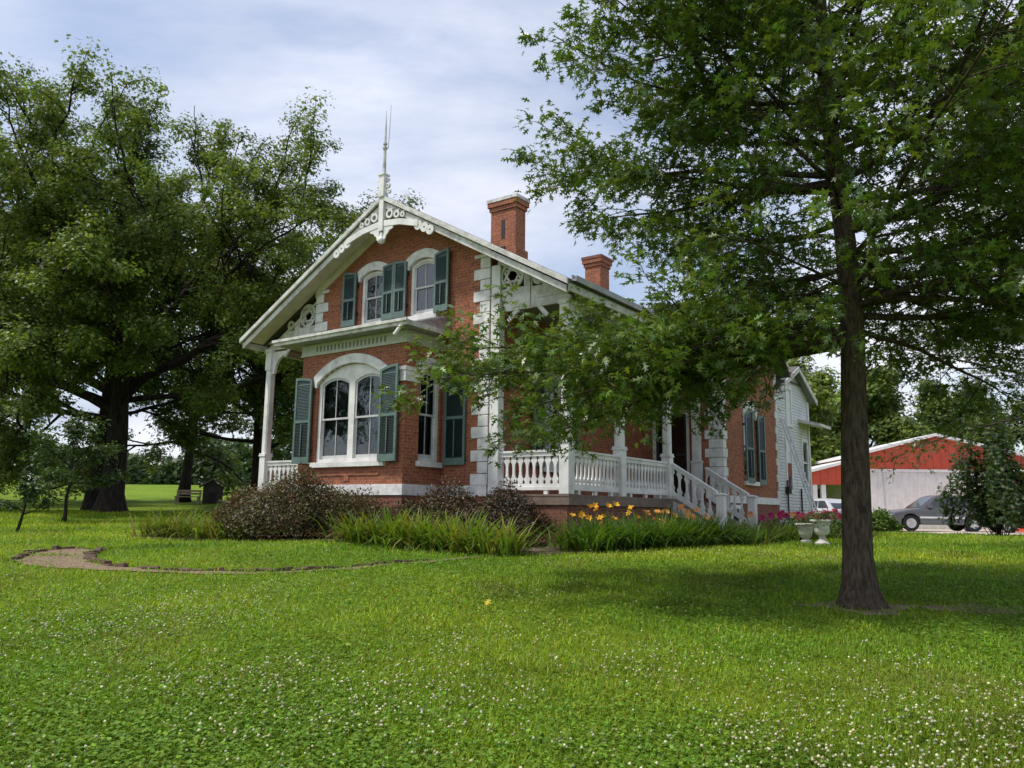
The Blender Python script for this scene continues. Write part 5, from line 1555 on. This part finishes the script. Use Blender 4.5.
# ------------------------------------------------------------------ cars
def car(label, loc, rotz, paint, kind):
    """x forward (nose at +x), z up"""
    t = thing('parked_car', label, 'car', loc, rotz)
    if kind == 'suv':
        L0, W2 = 2.35, .92
        low = [(-L0, .45), (-L0 + .04, .95), (-L0 + .08, 1.08), (1.0, 1.06), (1.55, 1.0), (2.15, .88), (2.33, .72), (2.37, .45), (2.25, .30), (-2.25, .30)]
        cab0 = [(-2.26, 1.07), (.98, 1.06)]; cab1 = [(-1.98, 1.66), (-.1, 1.70), (.22, 1.62)]
        wx = (-1.42, 1.42); wr = .37; roofz = 1.70
        gx = [(-2.12, -1.38), (-1.30, -.52), (-.44, .62)]
        topx = [(-1.90, -1.30), (-1.24, -.46), (-.40, .14)]
    else:
        L0, W2 = 2.05, .88
        low = [(-2.05, .40), (-2.08, .80), (-2.0, 1.0), (.95, .96), (1.5, .88), (1.92, .72), (2.05, .45), (1.95, .26), (-1.95, .26)]
        cab0 = [(-1.98, .99), (1.0, .955)]; cab1 = [(-1.45, 1.45), (-.3, 1.52), (.05, 1.46)]
        wx = (-1.28, 1.30); wr = .32; roofz = 1.5
        gx = [(-1.72, -1.05), (-.98, -.35), (-.27, .68)]
        topx = [(-1.38, -.98), (-.92, -.30), (-.22, .02)]
    # body with wheel arches cut out of the profile
    prof = []
    n_ = 8
    bottom = low[-2][1]
    pts = low[:-2] + [low[-2]]
    for c in (wx[1], wx[0]):
        rr = wr + .07
        a0 = math.asin(max(-1, min(1, (bottom - wr) / rr)))
        for i in range(n_ + 1):
            a = a0 + (math.pi - 2 * a0) * i / n_
            pts.append((c + rr * math.cos(a), wr + rr * math.sin(a)))
    pts.append(low[-1])
    mpf = lambda p, q, dd: (p, dd, q)
    m = MB(); m.prism([pts], mpf, -W2, W2)
    body = obj('body', m, paint, t, bevel=.06)
    m = MB(); m.prism([[(low[0][0] + .1, bottom + .02), (low[-3][0] - .2, bottom + .02), (low[-3][0] - .2, .6), (low[0][0] + .1, .6)]], mpf, -W2 + .12, W2 - .12); obj('underbody', m, 'rubber', t)
    # greenhouse: lofted
    k = W2 - .04; kt = W2 - .20
    base_ = [(cab0[0][0], cab0[0][1])] + [(cab0[1][0], cab0[1][1])]
    v_ = [(cab0[0][0], -k, cab0[0][1]), (cab0[1][0], -k, cab0[1][1]), (cab0[1][0], k, cab0[1][1]), (cab0[0][0], k, cab0[0][1])]
    for (p, q) in cab1: v_ += [(p, -kt, q), (p, kt, q)]
    f_ = [(0, 1, 8, 6, 4), (3, 5, 7, 9, 2), (4, 6, 7, 5), (6, 8, 9, 7), (1, 2, 9, 8), (0, 4, 5, 3)]
    m = MB(); m.add(v_, f_); obj('cabin', m, paint, t)
    for sgn in (-1, 1):
        for (g, tp_) in zip(gx, topx):
            def yz(z):
                f2 = (z - cab0[0][1]) / (roofz - cab0[0][1]); return sgn * (k + (kt - k) * f2 + .012)
            z0, z1 = cab0[0][1] + .05, roofz - .12
            m = MB(); q = [(g[0], yz(z0), z0), (g[1], yz(z0), z0), (tp_[1], yz(z1), z1), (tp_[0], yz(z1), z1)]
            q2 = [(a, b - sgn * .02, c) for a, b, c in q]
            m.add(q + q2, [(0, 1, 2, 3), (4, 7, 6, 5), (0, 4, 5, 1), (1, 5, 6, 2), (2, 6, 7, 3), (3, 7, 4, 0)])
            obj('side_window', m, 'car_glass', t)
        m = MB(); m.box(gx[2][1] - .18, gx[2][1] + .02, sgn * (W2 + .02) - .06, sgn * (W2 + .02) + .06, cab0[1][1] + .02, cab0[1][1] + .18); obj('mirror', m, paint, t)
        if kind == 'suv':
            m = MB(); a_, b_2 = sorted((sgn * (W2 - .01), sgn * (W2 + .018))); m.box(-1.0, 1.0, a_, b_2, .60, .68); obj('side_trim', m, 'trimwhite', t)
        m = MB(); a_, b_2 = sorted((sgn * (W2 - .26), sgn * (W2 - .015))); m.box(low[0][0] - .035, low[0][0] + .10, a_, b_2, .70, 1.0); obj('taillight', m, 'taillight', t)
        m = MB(); m.box(low[-3][0] - .22, low[-3][0] - .02, a_, b_2, .62, .76); obj('headlight', m, 'headlamp', t)
        for c in wx:
            m = MB(); y0, y1 = sorted((sgn * (W2 - .22), sgn * (W2 + .0)))
            m.tube([(c, y0, wr), (c, y1, wr)], wr, 20); wh = obj('wheel', m, 'rubber', t)
            m = MB(); y0, y1 = sorted((sgn * (W2 - .05), sgn * (W2 + .012)))
            m.tube([(c, y0, wr), (c, y1, wr)], wr * .62, 14); obj('rim', m, 'alu', wh)
    def quad_glass(p0, p1, y0, y1, nm):
        m = MB(); e = .012
        q = [(p0[0] + e, -y0, p0[1] + e), (p0[0] + e, y0, p0[1] + e), (p1[0] + e, y1, p1[1] + e), (p1[0] + e, -y1, p1[1] + e)]
        q2 = [(a - .02, b, c - .02) for a, b, c in q]
        m.add(q + q2, [(0, 1, 2, 3), (4, 7, 6, 5), (0, 4, 5, 1), (1, 5, 6, 2), (2, 6, 7, 3), (3, 7, 4, 0)]); obj(nm, m, 'car_glass', t)
    quad_glass((cab0[1][0] - .05, cab0[1][1] + .04), (cab1[2][0] + .04, cab1[2][1] - .03), k - .1, kt - .06, 'windscreen')
    a, b2 = cab0[0], cab1[0]
    quad_glass((a[0] - .012 + .03, a[1] + .06), (b2[0] - .035, b2[1] - .06), k - .12, kt - .08, 'rear_window')
    return t
car('dark grey car with a pale side trim strip, parked before the white shed wall', on(20.3, 38.6, .012), rad(180 - 4), 'car_grey', 'suv')
car('silver hatchback with red tail light, parked beside the open carport', on(15.2, 40.0, .012), rad(112), 'car_silver', 'hatch')
car('dark maroon car mostly hidden behind the tall dark shrub', on(24.2, 39.6, .012), rad(100), 'car_maroon', 'hatch')

# ------------------------------------------------------------------ lawn cover
def hfoot(px, py):
    u = (px - OX) * CA - (py - OY) * SA; v = (px - OX) * SA + (py - OY) * CA
    return ((u > -10) & (u < 1.7) & (v > -.05) & (v < 16.3) & ~((u > .3) & (v < 5))) | ((u > BU0) & (u < BU1) & (v > BV) & (v < 0))
def noise2(x, y, s, seed):
    r2 = np.random.default_rng(seed); o = 0
    for i in range(5):
        a = r2.random() * 6.28; f = s * (1.6 ** i) * .6
        o = o + np.sin((x * math.cos(a) + y * math.sin(a)) * f + r2.random() * 6.28 + 1.5 * np.sin((x * math.sin(a) - y * math.cos(a)) * f * .7)) / (1.25 ** i)
    return o / 2.2
def scatter(n, d0, d1, pw=1.0):
    dd = d0 * (d1 / d0) ** rng.random(n) if pw == 1 else d0 + (d1 - d0) * rng.random(n)
    xx = rng.uniform(-1, 1, n) * (dd * .70 + .6)
    ok = (~inside(xx, dd, PATHP) | (rng.random(n) < np.where(xx > -5, .45, .10 + .5 * (noise2(xx, dd, 3.5, 61) > .45)))) & (~inside(xx, dd, BED) | (rng.random(n) < .12)) & ~hfoot(xx, dd) & ~inside(xx, dd, DRIVE)
    return xx[ok], dd[ok]
xx, yy = scatter(400000, 3.4, 40)
# worn ring at the oak's foot
keep = (~inside(xx, yy, ROOTS) & ~inside(xx, yy, WORN)) | (rng.random(len(xx)) < .45)
xx, yy = xx[keep], yy[keep]
n = len(xx)
P_ = np.stack([xx, yy, H(xx, yy) - .006], 1)
pa = noise2(xx, yy, .8, 3); pb = noise2(xx, yy, 3.0, 5)
Lb = (.032 + .0032 * yy) * rng.uniform(.55, 1.25, n) * (1 + .25 * pb)
Wb = (.0032 + .00085 * yy) * rng.uniform(.7, 1.3, n)
tn = tints(n, (.190, .290, .021), .28, .16, alt=(.27, .24, .07), altp=.06)
tn *= (1 + .20 * pa + .15 * pb)[:, None]
tn[:, 0] *= 1 + .18 * pa
dry = np.clip((noise2(xx, yy, 1.7, 41) + .5 * noise2(xx, yy, 5.0, 43) - .55) * 1.6, 0, 1) * rng.random(n)
tn = tn * (1 - dry[:, None] * .7) + np.array([.27, .235, .085]) * dry[:, None] * .7
lush = np.clip((noise2(xx, yy, 1.2, 51) - .5) * 1.5, 0, 1)
tn *= (1 - .35 * lush)[:, None]
Lb = Lb * (1 + .5 * lush)
g_ = strips('grass', P_, rng.random(n) * 6.283, Lb, Wb, rng.uniform(.1, .9, n), rng.uniform(.1, .9, n), 'grass', None, np.clip(tn, .01, .6), seg=2)
tag(g_, 'short green lawn grass', 'grass', kind='stuff')
# clover leaves
xx, yy = scatter(150000, 3.4, 13)
cp = noise2(xx, yy, .7, 11) + .25
k_ = (rng.random(len(xx)) < np.clip(.55 + .7 * cp, .06, 1)) & (np.hypot(xx - 3.73, yy - 8.85) > 1.0)
xx, yy = xx[k_], yy[k_]; n = len(xx)
TRI = [(0, 0, 0), (.35, .15, .05), (.42, .55, .0), (.1, .5, .03), (0, .95, 0), (-.1, .5, .03), (-.42, .55, .0), (-.35, .15, .05)]
P_ = np.stack([xx, yy, H(xx, yy) + rng.uniform(.008, .05, n)], 1)
c_ = soup('clover', leaf_verts(P_, rng.normal(0, .3, (n, 3)) + [0, 0, 1], rng.uniform(.016, .03, n) * (1 + .05 * yy), TRI), 8, [tuple(range(8))], 'grass', None, tints(n, (.140, .245, .024), .26, .12))
tag(c_, 'clover leaves growing through the lawn', 'clover', kind='stuff')
# clover heads
xx, yy = scatter(15000, 3.6, 15)
cp = 1.3 * noise2(xx, yy, .8, 21) + .8 * noise2(xx, yy, 2.6, 22)
k_ = (rng.random(len(xx)) < np.clip(.18 + .8 * cp, .01, 1)) & (np.hypot(xx - 3.9, yy - 8.9) > 2.0)
xx, yy = xx[k_], yy[k_]; n = len(xx)
OCT = [(1, 0, 0), (-1, 0, 0), (0, 1, 0), (0, -1, 0), (0, 0, .9), (0, 0, -.8)]
OCF = [(0, 2, 4), (2, 1, 4), (1, 3, 4), (3, 0, 4), (2, 0, 5), (1, 2, 5), (3, 1, 5), (0, 3, 5)]
P_ = np.stack([xx, yy, H(xx, yy) + rng.uniform(.04, .085, n)], 1)
c_ = soup('clover_flowers', leaf_verts(P_, rng.normal(0, .25, (n, 3)) + [0, 0, 1], rng.uniform(.007, .0125, n), OCT), 6, OCF, 'petal', None, tints(n, (.54, .54, .36), .22, .05, alt=(.32, .32, .14), altp=.3))
tag(c_, 'small white clover heads dotted over the lawn', 'clover flowers', kind='stuff')
# a fallen yellow leaf
x, y = -.24, 8.3
P_ = np.array([[x, y, Hf(x, y) + .07]])
fl = soup('fallen_leaf', leaf_verts(P_, np.array([[0., -.6, .8]]), np.array([.12]), OAK, np.array([[.3, 1, .2]])), 17, OAKF, 'petal', None, np.array([[.62, .48, .05]]))
tag(fl, 'single yellow leaf lying on the green lawn', 'leaf')
